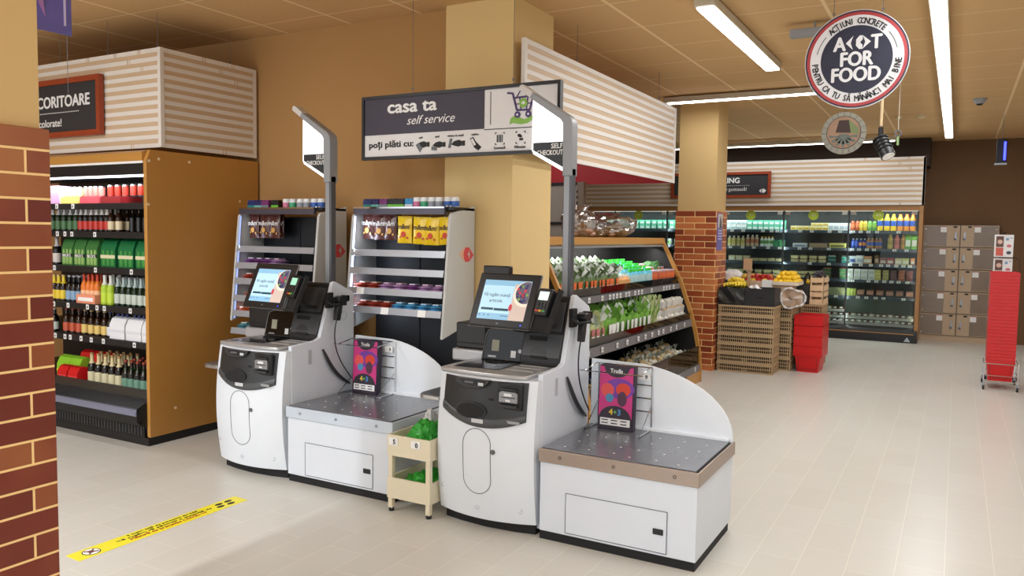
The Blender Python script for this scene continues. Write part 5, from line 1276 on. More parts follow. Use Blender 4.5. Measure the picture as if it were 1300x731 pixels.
for i in range(10):
    place('potato_bag', nets[2], (-2.75-.1*(i%2), 6.5+.12*i, .22), 'bag of roots in the dark blue tub crates','vegetable bag','bags in blue crates', rz=i*2)
# goods on the roof of the case
def gathered_bag(name, c, r, h, inner, label, seed):
    t2 = thing(name, label, 'bread bag', c, world=False)
    rn = random.Random(seed); off = Vector((seed*2.3,seed,seed*.7))
    k = MB()
    for i in range(26):
        a = rn.uniform(0,2*PI); q = r*.72*math.sqrt(rn.random()); zz = rn.uniform(.04,h*.62)*(1-.4*q/r)
        k.ball((q*math.cos(a),q*math.sin(a),max(.03,zz)),(.05,.06,.028),inner,7,5)
    k.build('contents', t2, angle=60)
    k = MB()
    def f(u,v):
        a = 2*PI*u; w_ = math.sin(PI*(.14+.80*v))**.6 if v < .8 else (.30+.35*(v-.8)/.2)
        nz = mnoise.noise(Vector((math.cos(a)*2,math.sin(a)*2,v*3))+off)+.7*abs(mnoise.noise(Vector((math.cos(a)*6,math.sin(a)*6,v*8))+off))
        return (r*w_*math.cos(a)*(1+.28*nz), r*w_*math.sin(a)*(1+.28*nz), max(0,h*v*(1+.15*nz)))
    k.grid(f,36,18,glass_mat('crinkled_film',.42,(232,230,228),.22)); k.build('clear_bag', t2, angle=12)
    return t2
BREAD = mat('bread_in_bag',(206,170,132),.5,noise=.35,nscale=22); CLB = mat('clear_bag_white',(226,224,222),.2,noise=.25,nscale=24)
gathered_bag('bread_bag',(-3.28,7.93,1.668),.28,.255,BREAD,'clear gathered bag of brown bread on the roof of the produce case',3)
gathered_bag('clear_bag',(-3.30,7.48,1.668),.22,.20,CLB,'pale clear bag left of the bread bag on the case roof',4)
gathered_bag('onion_bag',(-3.25,7.16,1.668),.17,.30,mat('braid_rose',(190,150,128),.5,noise=.4,nscale=26),'tall rose-brown braided bag against the grey shelf unit',5)
# grey slotted shelf unit behind the case
t = thing('grey_shelf_unit','grey slotted metal shelving back seen above the produce case','shelving',(-4.5,8.15,0))
GS = mat('shelf_unit_grey',(150,140,130),.5)
MB().box(-5.6,-3.70,8.12,8.15,.0,1.80,GS).build('back_panel', t); MB().box(-5.6,-3.70,8.12,8.15,1.83,2.26,GS).build('upper_panel', t)
k = MB(); k.box(-3.70,-3.62,8.08,8.15,0,2.27,mat('shelf_upright',(128,112,98),.5)); u = k.build('upright', t)
k = MB()
for i in range(26): k.box(-3.705,-3.69,8.078,8.086,.6+i*.062,.63+i*.062,BLACKM)
tag(k.build('slots', u), kind='stuff')
MB().box(-5.6,-3.70,8.11,8.14,1.80,1.83,BLACKM).build('shelf_gap', t); MB().box(-5.6,-3.70,8.11,8.14,2.24,2.27,BLACKM).build('top_gap', t)
MB().box(-5.6,-5.52,8.08,8.15,0,2.27,MATS['shelf_upright']).build('upright', t)
# pillar poster
t = tag(MB().box(-2.625,-2.615,9.93,10.16,1.52,1.985,mat('poster_violet',(112,100,170),.4)).build('pillar_poster',loc=(-2.62,10.05,1.52)),'narrow violet poster on the side of the orange brick pillar','poster')
k = MB(); k.box(-2.615,-2.613,9.94,10.15,1.80,1.975,mat('poster_pale',(206,200,196),.4)); k.prism([(10.0,1.80),(10.03,1.95),(10.08,1.90),(10.11,1.80)],'x',-2.614,-2.611,DGREY)
for i in range(4): k.box(-2.615,-2.612,9.96,10.13,1.76-.035*i,1.775-.035*i,mat('poster_line',(206,200,230),.4))
k.build('poster_print', t)
# ================================================================== crates, fruit, baskets
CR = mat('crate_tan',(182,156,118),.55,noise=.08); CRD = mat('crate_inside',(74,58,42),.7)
def crate_mesh(w, d, h, rows=2):
    k = MB(); e = .012
    k.box(-w/2,w/2,0,e,h-.022,h,CR); k.box(-w/2,w/2,d-e,d,h-.022,h,CR); k.box(-w/2,-w/2+e,e,d-e,h-.022,h,CR); k.box(w/2-e,w/2,e,d-e,h-.022,h,CR)
    k.box(-w/2+.01,w/2-.01,.01,d-.01,0,.012,CR)
    k.box(-w/2+.008,w/2-.008,.006,d-.006,0,.02,CR)
    rh = (h-.02-.022)/rows
    for r in range(rows):
        z0 = .02+r*rh; z1 = z0+rh
        if r: 
            k.box(-w/2+.006,w/2-.006,.004,.012,z0-.004,z0+.006,CR); k.box(w/2-.012,w/2-.004,.004,d-.004,z0-.004,z0+.006,CR)
        n = int(w/.026)
        for i in range(n+1):
            x = lerp(-w/2+.012,w/2-.012,i/n); wide = .006
            if i in (0,1,n,n-1): wide = .012
            if r == 0 and rows == 2 and abs(i-n/2) < 2: wide = .014
            k.box(x-wide/2-.0,x+wide/2,.006,.012,z0,z1,CR)
        n = int(d/.03)
        for i in range(n+1):
            y = lerp(.012,d-.012,i/n); wide = .016 if i in (0,1,n,n-1) or rows > 2 and i%4 == 0 else .006
            k.box(w/2-.012,w/2-.006,y-wide/2,y+wide/2,z0,z1,CR)
            k.box(-w/2+.006,-w/2+.012,y-wide/2,y+wide/2,z0,z1,CR)
    k.box(-w/2+.03,w/2-.03,.03,d-.03,.012,h-.01,CRD)  # dark core put behind the slots in place of the shade inside
    return mesh_of(k,'crate',smooth=False)
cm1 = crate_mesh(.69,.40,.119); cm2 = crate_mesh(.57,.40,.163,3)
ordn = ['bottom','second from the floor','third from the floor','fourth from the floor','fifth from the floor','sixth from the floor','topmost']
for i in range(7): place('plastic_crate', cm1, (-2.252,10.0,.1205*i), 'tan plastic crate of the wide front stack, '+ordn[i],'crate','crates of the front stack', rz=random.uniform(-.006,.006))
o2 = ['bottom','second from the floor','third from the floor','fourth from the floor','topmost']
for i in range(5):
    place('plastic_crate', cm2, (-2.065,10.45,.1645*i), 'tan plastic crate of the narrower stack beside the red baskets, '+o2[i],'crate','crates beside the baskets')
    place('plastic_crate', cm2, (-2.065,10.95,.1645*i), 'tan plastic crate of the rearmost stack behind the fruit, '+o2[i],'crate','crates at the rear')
def open_box(name, x0,x1,y0,y1,z0,z1,m,label,cat='box',holes=True,th=.008):
    t = thing(name,label,cat,((x0+x1)/2,(y0+y1)/2,z0))
    k = MB(); k.box(x0,x1,y0,y0+th,z0,z1,m); k.box(x0,x1,y1-th,y1,z0,z1,m); k.box(x0,x0+th,y0+th,y1-th,z0,z1,m); k.box(x1-th,x1,y0+th,y1-th,z0,z1,m); k.box(x0+th,x1-th,y0+th,y1-th,z0,z0+th,m)
    s = k.build('walls', t)
    if holes: MB().box((x0+x1)/2-.04,(x0+x1)/2+.04,y0-.001,y0+.001,z0+(z1-z0)*.45,z0+(z1-z0)*.45+.018,BLACKM).build('hand_hole', s)
    return t
ZT = .843
BKB = mat('black_carton',(34,34,37),.5)
open_box('banana_box',-2.595,-2.275,10.01,10.36,ZT,1.055,BKB,'black carton filled with bananas on the wide crate stack',holes=False)
open_box('black_box',-2.268,-1.915,10.01,10.38,ZT,1.06,BKB,'black carton with a hand hole beside the bananas')
k = MB(); FILM = glass_mat('film',.12,(235,238,240),.15,.5)
k.grid(lambda u,v: (lerp(-2.60,-2.27,u), 10.003-.008*math.sin(9*u+5*v)*math.sin(PI*v), lerp(.86,1.06,v)),10,6,FILM)
k.build('plastic_liner', [o for o in bpy.data.objects if o.name.startswith('banana_box')][0], angle=20)
k = MB()
k.grid(lambda u,v: (lerp(-2.25,-2.09,u), 10.02+.12*v+.02*math.sin(7*u), 1.06+.045*math.sin(PI*v)*math.sin(PI*u)+.01*math.sin(12*u)),10,6,MATS['clear_bag_white'])
k.build('plastic_liner', [o for o in bpy.data.objects if o.name.startswith('black_box')][0], angle=20)
# bananas
BAN = mat('banana_yellow',(232,206,64),.45,noise=.1,nscale=12); BANT = mat('banana_tip',(110,96,40),.6)
def banana_hand(n, seed):
    k = MB(); r = random.Random(seed)
    for i in range(n):
        a = (i-(n-1)/2)*.26; pts = []; rad = []
        for j in range(8):
            u = j/7; s = u*.19; pts.append((math.sin(a)*s*.55+(i-(n-1)/2)*.012*u, -math.cos(a)*s*.9, .035*math.sin(PI*u)+.02)); rad.append(.004+.0155*math.sin(PI*min(1,.12+u*.82))**.6)
        k.tube(pts,rad,BAN,7); k.ball(pts[-1],.006,BANT,5,4)
    k.ball((0,.005,.02),(.018,.02,.014),BANT,6,5)
    return mesh_of(k,'bananas',angle=60)
bh = [banana_hand(6,1),banana_hand(5,2)]
for i,(x,y,z,rz_) in enumerate([(-2.52,10.22,1.03,.5),(-2.42,10.24,1.035,.1),(-2.34,10.22,1.02,-.3),(-2.50,10.34,1.07,.3),(-2.40,10.34,1.075,-.2),(-2.53,10.30,1.09,1.1),(-2.33,10.31,1.05,-.8)]):
    place('banana_bunch', bh[i%2], (x,y,z), 'bunch of yellow bananas heaped in the black carton','bananas','banana bunches', rz=rz_, rx=-.25, ry=random.uniform(-.15,.15))
# supports behind: apples and lemons
CARD = mat('apple_carton_tan',(206,176,150),.6,noise=.08)
open_box('apple_box',-2.55,-2.02,10.45,10.80,.823,1.135,CARD,'pale cardboard apple box behind the bananas',holes=False)
k = MB()
for i in range(9):
    a0 = i/9; k.box(lerp(-2.53,-2.06,a0),lerp(-2.53,-2.06,a0)+.04,10.444,10.45,.84,1.12,CARD)
k.build('corrugation', [o for o in bpy.data.objects if o.name.startswith('apple_box')][0])
MB().box(-2.16,-2.03,10.436,10.449,1.02,1.15,PAPER).build('white_card', [o for o in bpy.data.objects if o.name.startswith('apple_box')][0])
AR = mat('apple_red',(176,36,36),.3,noise=.35,nscale=18); AY = mat('apple_yellow',(220,190,80),.3,noise=.2,nscale=14); LEM = mat('lemon_yellow',(244,200,40),.4,noise=.08,nscale=20)
def apple(m):
    k = MB(); k.lathe([(0,-.030),(.016,-.034),(.032,-.022),(.0385,0),(.035,.022),(.020,.033),(.008,.030),(0,.024)],m,n=12); k.cyl((0,0,.026),(.004,0,.044),.0018,BANT,5); return mesh_of(k,'apple',angle=70)
am = [apple(AR),apple(AY)]
def lemon():
    k = MB(); k.lathe([(0,-.046),(.008,-.042),(.02,-.034),(.030,-.018),(.0335,0),(.030,.018),(.02,.034),(.008,.042),(0,.046)],LEM,n=10); return mesh_of(k,'lemon',angle=70)
lm_ = lemon(); r = random.Random(21)
def heap(name, meshes, x0,x1,y0,y1,z,nx,ny,layers,label,cat,grp,flat=False):
    for L_ in range(layers):
        for i in range(nx-L_):
            for j in range(ny-L_):
                x = lerp(x0,x1,(i+.5+L_*.5)/nx); y = lerp(y0,y1,(j+.5+L_*.5)/ny)
                mi_ = r.randrange(len(meshes)) if not callable(label) else 0
                me = meshes[mi_]
                place(name, me, (x+r.uniform(-.006,.006),y+r.uniform(-.006,.006),z+L_*.05+r.uniform(-.003,.003)), label[mi_] if isinstance(label,(list,tuple)) else label, cat, grp[mi_] if isinstance(grp,(list,tuple)) else grp, rz=r.uniform(0,6), rx=(PI/2 if flat else r.uniform(-.5,.5)))
heap('apple',[am[0],am[0],am[1]],-2.48,-2.03,10.46,10.79,1.13,6,4,2,['red apple heaped in the pale cardboard box']*2+['yellow-red apple among the red ones in the cardboard box'],'apple',['red apples']*2+['yellow-red apples'])
k = MB(); k.box(-2.05,-1.80,10.46,10.80,.823,1.09,CARD); 
tag(k.build('fruit_carton',loc=(-1.9,10.6,.823)),'plain cardboard carton under the lemons','box')
open_box('lemon_tray',-2.03,-1.72,10.42,10.86,1.092,1.135,mat('tray_pale_card',(222,208,190),.6),'shallow pale tray of lemons in front of the apples',holes=False)
heap('lemon',[lm_],-2.02,-1.73,10.43,10.85,1.135,5,5,3,'bright yellow lemon piled in the shallow tray','lemon','lemons',flat=True)
t = thing('bagged_carton','brown carton in a loose clear plastic bag hanging over the narrow stack','box',(-1.78,10.44,.823))
k = MB(); k.box(-1.90,-1.66,10.40,10.455,.83,1.04,mat('brown_open_carton',(200,164,132),.6)); k.ring((-1.80,10.398,.93),.010,.016,BLACKM,'y',12,.003); k.build('carton', t)
k = MB(); pts = []
for i in range(61):
    a = 2*PI*i/60; pts.append((-1.775+(.15+.012*math.sin(3*a+1))*math.cos(a), 10.385-.006*math.sin(7*a), .935+.12*math.sin(a)+.014*math.sin(4*a)))
k.tube(pts,[.011+.005*math.sin(1.3*i) for i in range(61)],MATS['clear_bag_white'],6)
k.grid(lambda u,v: (-1.775+.15*v*math.cos(2*PI*u), 10.39-.012*math.sin(9*u*2*PI/3+4*v), .935+.12*v*math.sin(2*PI*u)),30,6,glass_mat('bag_film_soft',.16,(245,245,245),.3,.3)); k.build('clear_bag', t, angle=30)
# dark leafy/bagged items and wooden crates at the right of the lemons
WD = mat('pale_crate_wood',(222,192,152),.6,noise=.1,nscale=14)
def wood_crate(x0,x1,y0,y1,z0,z1,label):
    t = thing('wooden_crate',label,'wooden crate',((x0+x1)/2,(y0+y1)/2,z0))
    h = z1-z0
    MB().box(x0,x1,y0,y1,z0,z0+.01,WD).build('floor_board', t)
    for zz in (z0+.01,z0+h*.58):
        for a_ in (x1-.006,x0): MB().box(a_,a_+.006,y0,y1,zz,zz+h*.34,WD).build('side_slat', t)
        for a_ in (y0,y1-.006): MB().box(x0,x1,a_,a_+.006,zz,zz+h*.34,WD).build('end_slat', t)
    for x in (x0+.008,x1-.026):
        for y in (y0+.008,y1-.026): MB().box(x,x+.018,y,y+.018,z0+.01,z1,WD).build('corner_post', t)
wood_crate(-1.665,-1.49,11.0,11.44,.823,1.0,'lower pale wooden crate right of the lemons'); wood_crate(-1.665,-1.49,11.0,11.44,1.002,1.19,'upper pale wooden crate right of the lemons, holding dark greens')
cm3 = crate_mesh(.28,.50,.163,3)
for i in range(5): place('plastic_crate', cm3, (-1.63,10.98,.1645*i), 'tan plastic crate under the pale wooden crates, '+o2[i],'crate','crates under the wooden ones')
crumple('dark_greens',(-1.58,11.2,1.17),(.07,.17,.08),mat('aubergine_dark',(40,32,40),.4,noise=.4,nscale=30),'dark vegetables heaped in the upper wooden crate','vegetables',41,ridges=.2)
for i in range(6): place('lemon', lm_, (-1.745+.03*(i%3),11.06+.07*(i//3),1.118+.0*(i%2)), 'yellow lemon spilling beside the dark bag right of the lemon pile','lemon','lemons beside the dark bag', rx=PI/2, rz=i)
k = MB(); k.tube([(-1.74,11.02,1.09),(-1.725,11.0,1.15),(-1.69,11.0,1.24),(-1.665,11.05,1.16),(-1.68,11.1,1.09)],[.02,.025,.012,.02,.02],BLACK,6); k.box(-1.765,-1.672,10.99,11.3,.823,1.09,BKB); tag(k.build('dark_bag',loc=(-1.7,11.1,.823)),'dark carton with a black bag handle at the right end of the lemons','box')
# price card on a wooden stick
t = thing('price_stick','blank cardboard price card on a wooden stick above the bananas','price card',(-2.31,10.40,1.05))
k = MB(); k.box(-2.33,-2.29,10.375,10.385,.843,1.33,mat('stick_wood',(180,146,112),.6)); k.build('stick', t); MB().box(-2.385,-2.275,10.364,10.374,1.27,1.42,MATS['stick_wood']).build('card', t)
crumple('clear_fruit_bag',(-2.56,10.58,1.136),(.12,.14,.12),MATS['clear_bag_white'],'loose white plastic bag left of the apples against the brick pillar','bag',44,ridges=.1)

# red shopping baskets
def basket_mesh(w, d, h, taper=.035, slots=True, rim=.03, e=.012):
    k = MB(); m = RED; t2 = .004
    b = (-w/2+taper,w/2-taper,taper,d-taper); T = (-w/2,w/2,0,d)
    def wall(p0,p1,q0,q1,nrm):
        k.add([p0,p1,q1,q0],[(0,1,2,3)],m); k.add([tuple(a+n_*t2 for a,n_ in zip(p,nrm)) for p in (p0,p1,q1,q0)],[(3,2,1,0)],m)
    B = [(b[0],b[2],0),(b[1],b[2],0),(b[1],b[3],0),(b[0],b[3],0)]; Q = [(T[0],T[2],h),(T[1],T[2],h),(T[1],T[3],h),(T[0],T[3],h)]
    N_ = [(0,1,0),(-1,0,0),(0,-1,0),(1,0,0)]
    for i in range(4): j = (i+1)%4; wall(B[i],B[j],Q[i],Q[j],N_[i])
    k.add([(x,y,.0) for x,y,_ in B],[(3,2,1,0)],m); k.add([(x,y,.004) for x,y,_ in B],[(0,1,2,3)],m)
    k.box(-w/2-e,w/2+e,-e,.004,h-rim,h,m); k.box(-w/2-e,w/2+e,d-.004,d+e,h-rim,h,m); k.box(-w/2-e,-w/2+.004,.004,d-.004,h-rim,h,m); k.box(w/2-.004,w/2+e,.004,d-.004,h-rim,h,m)
    if slots:
        for z in (.03,):
            n = 9
            for i in range(n):
                x = lerp(b[0]+.02,b[1]-.02,i/(n-1)); k.box(x-.004,x+.004,taper*(1-z/h)-.003,taper*(1-z/h)+.001,z-.008,z+.022,mat('red_slot',(110,4,8),.5))
            for x in (b[0]+.012,b[1]-.012):
                for zz in range(5): k.box(x-.004,x+.004,taper*(1-(.06+.025*zz)/h)-.003,taper*(1-(.06+.025*zz)/h)+.001,.055+.025*zz,.07+.025*zz,MATS['red_slot'])
    return mesh_of(k,'basket',smooth=False)
bm0 = basket_mesh(.31,.40,.245,.03); bm = basket_mesh(.335,.42,.24,.03,False,.126,.005)
ob = ['bottom','second from the floor','third from the floor','fourth from the floor','topmost']
for i,z in enumerate((0,.085,.215,.345,.478)):
    place('shopping_basket', bm if i else bm0, (-1.585,10.50,z), 'red shopping basket of the short stack by the crates, '+ob[i],'shopping basket','red baskets by the crates', rz=-.03)
bm2 = basket_mesh(.275,.42,.235,.022,False,.036,.004); bm3 = basket_mesh(.275,.42,.235,.022,True,.036,.004)
nb = 27
for i in range(nb):
    place('shopping_basket', bm2 if i else bm3, (.49,10.52,.098+i*.0385), 'red shopping basket nested in the tall stack on the wheeled trolley'+('' if 0<i<nb-1 else ', lowest one' if i == 0 else ', topmost one'),'shopping basket','red baskets nested in the tall stack')
t = thing('basket_trolley','chrome wire trolley on castors carrying the tall red basket stack','trolley',(.49,10.7,0))
x0,x1,y0,y1 = .33,.66,10.47,11.0
k = MB(); r_ = .006
for z in (.10,.165,.30):
    k.tube([(x0,y0,z),(x1,y0,z),(x1,y1,z),(x0,y1,z),(x0,y0,z)],r_ if z != .165 else .004,CHROME,6)
for x,y in ((x0,y0),(x1,y0),(x0,y1),(x1,y1)): k.cyl((x,y,.07),(x,y,.32),r_,CHROME,6)
for i in range(4): k.cyl((lerp(x0,x1,(i+.5)/4),y0,.094),(lerp(x0,x1,(i+.5)/4),y1,.094),.004,CHROME,5)
k.build('wire_frame', t)
for x,y in ((x0,y0),(x1,y0),(x0,y1),(x1,y1)):
    c = MB(); c.box(x-.012,x+.012,y-.012,y+.012,.045,.08,MATS['satin_silver']); cs = c.build('castor', t)
    c = MB(); c.cyl((x-.010,y,.026),(x+.010,y,.026),.026,BLACK,14); c.build('wheel', cs)
# thin stand with two product boxes behind the tall stack
t = thing('wire_card_stand','thin black wire stand behind the tall red basket stack','stand',(.52,11.3,0))
k = MB(); k.box(.36,.72,11.25,11.45,0,.02,BLACKM); k.build('foot', t)
k = MB(); k.tube([(.50,11.38,.02),(.50,11.38,1.80)],.008,BLACKM,6); k.build('post', t)
k = MB(); k.tube([(.52,11.38,1.48),(.60,11.36,1.50),(.66,11.34,1.46),(.68,11.3,1.30)],.003,BLACKM,5); k.build('wire_arm', t)
for z in (1.495,1.215): MB().box(.39,.60,11.27,11.39,z-.004,z,BLACKM).build('bracket', t)
def gift(z, h, label):
    t = thing('product_box',label,'box',(.49,11.3,z))
    k = MB(); k.box(.395,.59,11.285,11.375,z,z+h,PAPER); b_ = k.build('carton', t)
    k = MB(); yq = 11.284; k.box(.41,.487,yq-.001,yq+.002,z+h*.45,z+h*.93,mat('print_brown',(98,66,56),.4,noise=.3,nscale=30)); k.box(.41,.487,yq-.001,yq+.002,z+h*.06,z+h*.42,mat('print_coral',(206,90,76),.4)); k.disc((.45,yq-.002,z+h*.68),.027,mat('print_cream',(214,180,160),.4),'y',16,.001)
    k.box(.51,.54,yq-.001,yq+.002,z+h*.74,z+h*.86,mat('print_skyblue',(130,170,200),.4)); k.box(.555,.575,yq-.001,yq+.002,z+h*.84,z+h*.88,MATS['print_skyblue']); k.disc((.545,yq-.001,z+h*.5),.026,mat('print_pink',(214,120,130),.4),'y',14,.001,ry=.018); k.disc((.545,yq-.001,z+h*.2),.028,mat('print_navy',(60,70,96),.4),'y',6,.001,ry=.022)
    k.build('print', b_)
gift(1.495,.27,'upper white product box with small pictures above the tall red basket stack'); gift(1.215,.265,'lower white product box half hidden behind the tall red basket stack')
# ================================================================== chilled wall case with glass doors
DS = mat('dairy_interior',(52,56,60),.5); DSH = mat('dairy_shelf_navy',(62,70,84),.4)
WOODE = mat('oak_frame',(172,126,76),.45)
t = thing('chilled_wall_case','long glass-doored chilled wall case under the striped header at the back','wall chiller',(-4,14.6,0)); DC = t
x0,x1 = -6.9,-.56
k = MB(); k.box(x1-.0,x1+.06,14.52,15.3,.05,2.25,WOODE); k.build('end_panel', t, bevel=.003)
k = MB(); k.box(x0,x1,14.53,14.60,2.165,2.25,WOODE); k.build('top_fascia', t)
MB().box(x0,x1,15.2,15.3,.1,2.25,DS).build('back_panel', t)
MB().box(x0,x1,14.6,15.3,2.17,2.25,DS).build('roof', t)
k = MB(); k.prism([(14.46,.0),(14.46,.12),(14.50,.19),(14.56,.22),(14.60,.235),(15.2,.235),(15.2,0)],'x',x0,x1+.055,BLK); k.build('bottom_tub', t)
MB().box(x0,x1,14.452,14.462,.135,.15,WOODE).build('trim_strip', t)
tr = MB().prism([(-.70,.02),(-.60,.02),(-.65,.095)],'y',14.452,14.46,mat('triangle_silver',(176,190,196),.4)).build('warning_triangle', t)
MB().box(x0,x1,14.61,14.64,2.155,2.168,mat('case_led_soft',(230,236,232),.4,emit=.5,noise=0)).build('case_lamp', t)  # added glow strip at the roof, not seen; brightens the chilled goods
ld = bpy.data.lights.new('chiller_glow','AREA'); ld.shape = 'RECTANGLE'; ld.size = 6.2; ld.size_y = .06; ld.energy = 30; ld.color = (.95,1,.98)  # fill light added in the roof to brighten the goods
lo = bpy.data.objects.new('chiller_glow', ld); COL.objects.link(lo); lo.location = ((x0+x1)/2-BASE[t][0], 14.66-BASE[t][1], 2.14); lo.rotation_euler = (.3,0,0); lo.parent = t
for i in range(6):
    xs_ = x1-1.06*i
    MB().box(xs_-.006,xs_+.006,14.602,14.612,.3,2.1,MATS['case_led_soft']).build('led_strip', t)  # added strips, unseen behind the stiles; they brighten the goods
    ld = bpy.data.lights.new('stile_glow','AREA'); ld.shape = 'RECTANGLE'; ld.size = .012; ld.size_y = 1.8; ld.energy = 13; ld.color = (.95,1,.98)  # fill lights added at the stiles to brighten the products
    lo = bpy.data.objects.new('stile_glow', ld); COL.objects.link(lo); lo.location = (xs_-BASE[t][0], 14.625-BASE[t][1], 1.2); lo.rotation_euler = (PI/2,0,PI); lo.parent = t
dz = [1.83,1.53,1.27,1.0,.72]
for z in dz:
    sh = MB().box(x0,x1-.02,14.68,15.2,z-.025,z,DSH).build('shelf', t)
    MB().box(x0,x1-.02,14.67,14.682,z-.045,z+.004,DSH).build('shelf_rail', sh)
DG = glass_mat('door_glass',.0,(240,246,244),.01,.45)
bay = [x1-1.06*i for i in range(6)]
for i in range(5):
    a,b_ = bay[i+1],bay[i]
    d = MB().box(a+.012,b_-.012,14.585,14.592,.25,2.16,DG).build('glass_door', t)
    k = MB(); k.box(a,a+.014,14.575,14.60,.24,2.165,mat('door_edge_dark',(58,62,64),.4)); k.box(b_-.014,b_,14.575,14.60,.24,2.165,MATS['door_edge_dark']); k.build('door_stile', d)
    k = MB(); k.box(a+.03,a+.11,14.578,14.585,2.10,2.15,mat('hinge_cream',(190,180,166),.5)); k.build('door_label', d)
    k = MB(); k.box(b_-.11,b_-.03,14.578,14.585,2.10,2.15,PAPER if i else MATS['hinge_cream']); k.build('door_label', d)
    if i in (0,1,2,4):
        cx = (a+b_)/2 - (.04 if i else .08)
        LG = mat('badge_lime',(176,200,54),.5)
        k = MB(); k.disc((cx,14.575,2.09),.085,LG,'y',28,.004); bg = k.build('round_badge', d)
        MB().text('-40%',.06,mat('badge_letter',(226,236,170),.5),(cx,14.571,2.075),bold=.02,fit=.10).build('lettering', bg)
# goods ------------------------------------------------------------
random.seed(31)
D_ = lambda n,c,**kw: mat('good_'+n,c,.45,**kw)
def carton(w,d,h,m,band=None,top=None,gable=False):
    k = MB()
    if gable: k.box(-w/2,w/2,-d/2,d/2,0,h*.84,m); k.prism([(-d/2,h*.84),(0,h),(d/2,h*.84)],'x',-w/2,w/2,top or m)
    else:
        k.box(-w/2,w/2,-d/2,d/2,0,h,m)
        if top: k.box(-w/2+.004,w/2-.004,-d/2+.004,d/2-.004,h,h+.006,top)
    if band: k.box(-w*.4,w*.4,-d/2-.002,-d/2,h*.2,h*.62,band)
    return mesh_of(k,'carton')
def pot(r,h,m,lid,r2=None):
    k = MB(); k.lathe([(r*.85,0),(r,h*.85),(r*1.06,h*.86),(r*1.06,h),(0,h)],m,n=10,mats=[m,lid,lid,lid]); return mesh_of(k,'pot',angle=50)
def jug(r,h,m,cap,lab=None):
    k = MB(); k.lathe([(r*.9,0),(r,.01),(r,h*.3),(r,h*.62),(r*.95,h*.72),(r*.5,h*.88),(r*.5,h),(0,h)],m,n=9,mats=[m,m,lab or m,m,m,cap,cap]); return mesh_of(k,'jug',angle=50)
def put(me,name,label,cat,grp,x0,x1,n,z,layers=1,lh=0,y=14.76,deep=1,dy=.1):
    for i in range(n):
        x = x0 if n == 1 else lerp(x0,x1,i/(n-1))
        for l in range(layers):
            for d in range(deep):
                place(name,me,(x+random.uniform(-.003,.003),y+d*dy,z+l*lh),label,cat,grp)
X_ = lambda p: -1.594+(p-1080)*.01205
z = dz[0]
put(jug(.036,.19,D_('rust',(170,80,50)),BLACK,D_('rust_label',(206,120,80))),'small_drink','small rust drink with a black cap on the top chiller shelf','bottle','rust drinks',X_(1082),X_(1088),2,z)
put(jug(.036,.19,D_('mustard',(200,170,60)),BLACK,D_('mustard_label',(220,196,90))),'small_drink','small mustard drink with a black cap on the top chiller shelf','bottle','mustard drinks',X_(1093),X_(1098),2,z)
put(jug(.036,.19,D_('leaf',(90,150,60)),BLACK,D_('leaf_label',(140,180,80))),'small_drink','small green drink with a black cap on the top chiller shelf','bottle','green drinks',X_(1104),X_(1110),2,z)
BLU = D_('blue_band',(44,84,176))
put(jug(.046,.28,D_('yellow_juice',(240,200,30)),D_('cap_yellow',(250,214,40)),BLU),'juice_bottle','tall yellow juice bottle with a blue band on the top chiller shelf','bottle','yellow juice',X_(1117),X_(1134),3,z)
put(jug(.046,.28,D_('orange_juice',(236,150,50)),D_('cap_orange2',(240,130,50)),BLU),'juice_bottle','tall orange juice bottle with a blue band on the top chiller shelf','bottle','orange juice',X_(1142),X_(1158),3,z)
put(carton(.1,.1,.08,D_('cream_box',(232,220,170)),D_('gold_print',(206,170,60))),'cheese_box','low cream and gold box on the top shelf of the middle door','box','cream boxes top',X_(1002),X_(1046),6,z)
put(carton(.1,.1,.05,D_('cream_box',(0,0,0)),D_('gold_print',(0,0,0))),'cheese_box','second-layer cream box on the top shelf of the middle door','box','cream boxes second layer',X_(1030),X_(1046),3,z+.081)
put(carton(.09,.1,.13,D_('milk_white',(232,234,236)),D_('milk_grey',(180,190,200))),'milk_carton','white carton right of the cream boxes on the top chiller shelf','carton','white cartons',X_(1053),X_(1075),4,z)
TEAL = D_('mint_teal',(110,200,170)); 
for (a,b_,n) in ((924,944,5),(952,992,9)):
    m_ = carton(.088,.09,.085,D_('milk_white',(0,0,0)) if a == 924 else TEAL,D_('pale_print',(170,200,206)) if a == 924 else D_('milk_white',(0,0,0)))
    put(m_,'yogurt_carton',('white yogurt carton left of the mint ones on the top shelf' if a == 924 else 'mint green yogurt carton on the top shelf of the left door'),'carton','white yogurts' if a == 924 else 'mint yogurts',-3.68 if a==924 else -3.30,-3.40 if a==924 else -2.72,4 if a==924 else 7,z,layers=2,lh=.087)
z = dz[1]
put(jug(.034,.17,D_('navy_can',(40,60,140)),D_('cap_silver2',(190,196,200)),D_('navy_label',(60,90,180))),'small_can','navy small can on the second chiller shelf','can','navy cans',X_(1083),X_(1088),2,z)
put(jug(.034,.17,D_('navy_can',(0,0,0)),D_('cap_silver2',(0,0,0)),D_('amber_label',(206,130,70))),'small_can','navy and amber small can on the second chiller shelf','can','amber cans',X_(1093),X_(1098),2,z)
put(jug(.036,.18,D_('caramel',(176,120,60)),D_('cap_caramel',(190,150,90)),BLU),'small_can','caramel small bottle with a blue label on the second chiller shelf','bottle','caramel bottles',X_(1103),X_(1118),4,z)
for i,(c,p,l) in enumerate((((226,196,90),1131,'yellow-topped'),((226,130,120),1139,'coral pink'),((220,160,80),1147,'amber'))):
    put(jug(.044,.24,D_('smooth%d'%i,c),D_('smoothcap%d'%i,tuple(min(255,v+20) for v in c)),D_('smoothlab%d'%i,tuple(int(v*.85) for v in c))),'smoothie_bottle',l+' smoothie bottle at the right of the second chiller shelf','bottle',None,X_(p),0,1,z)
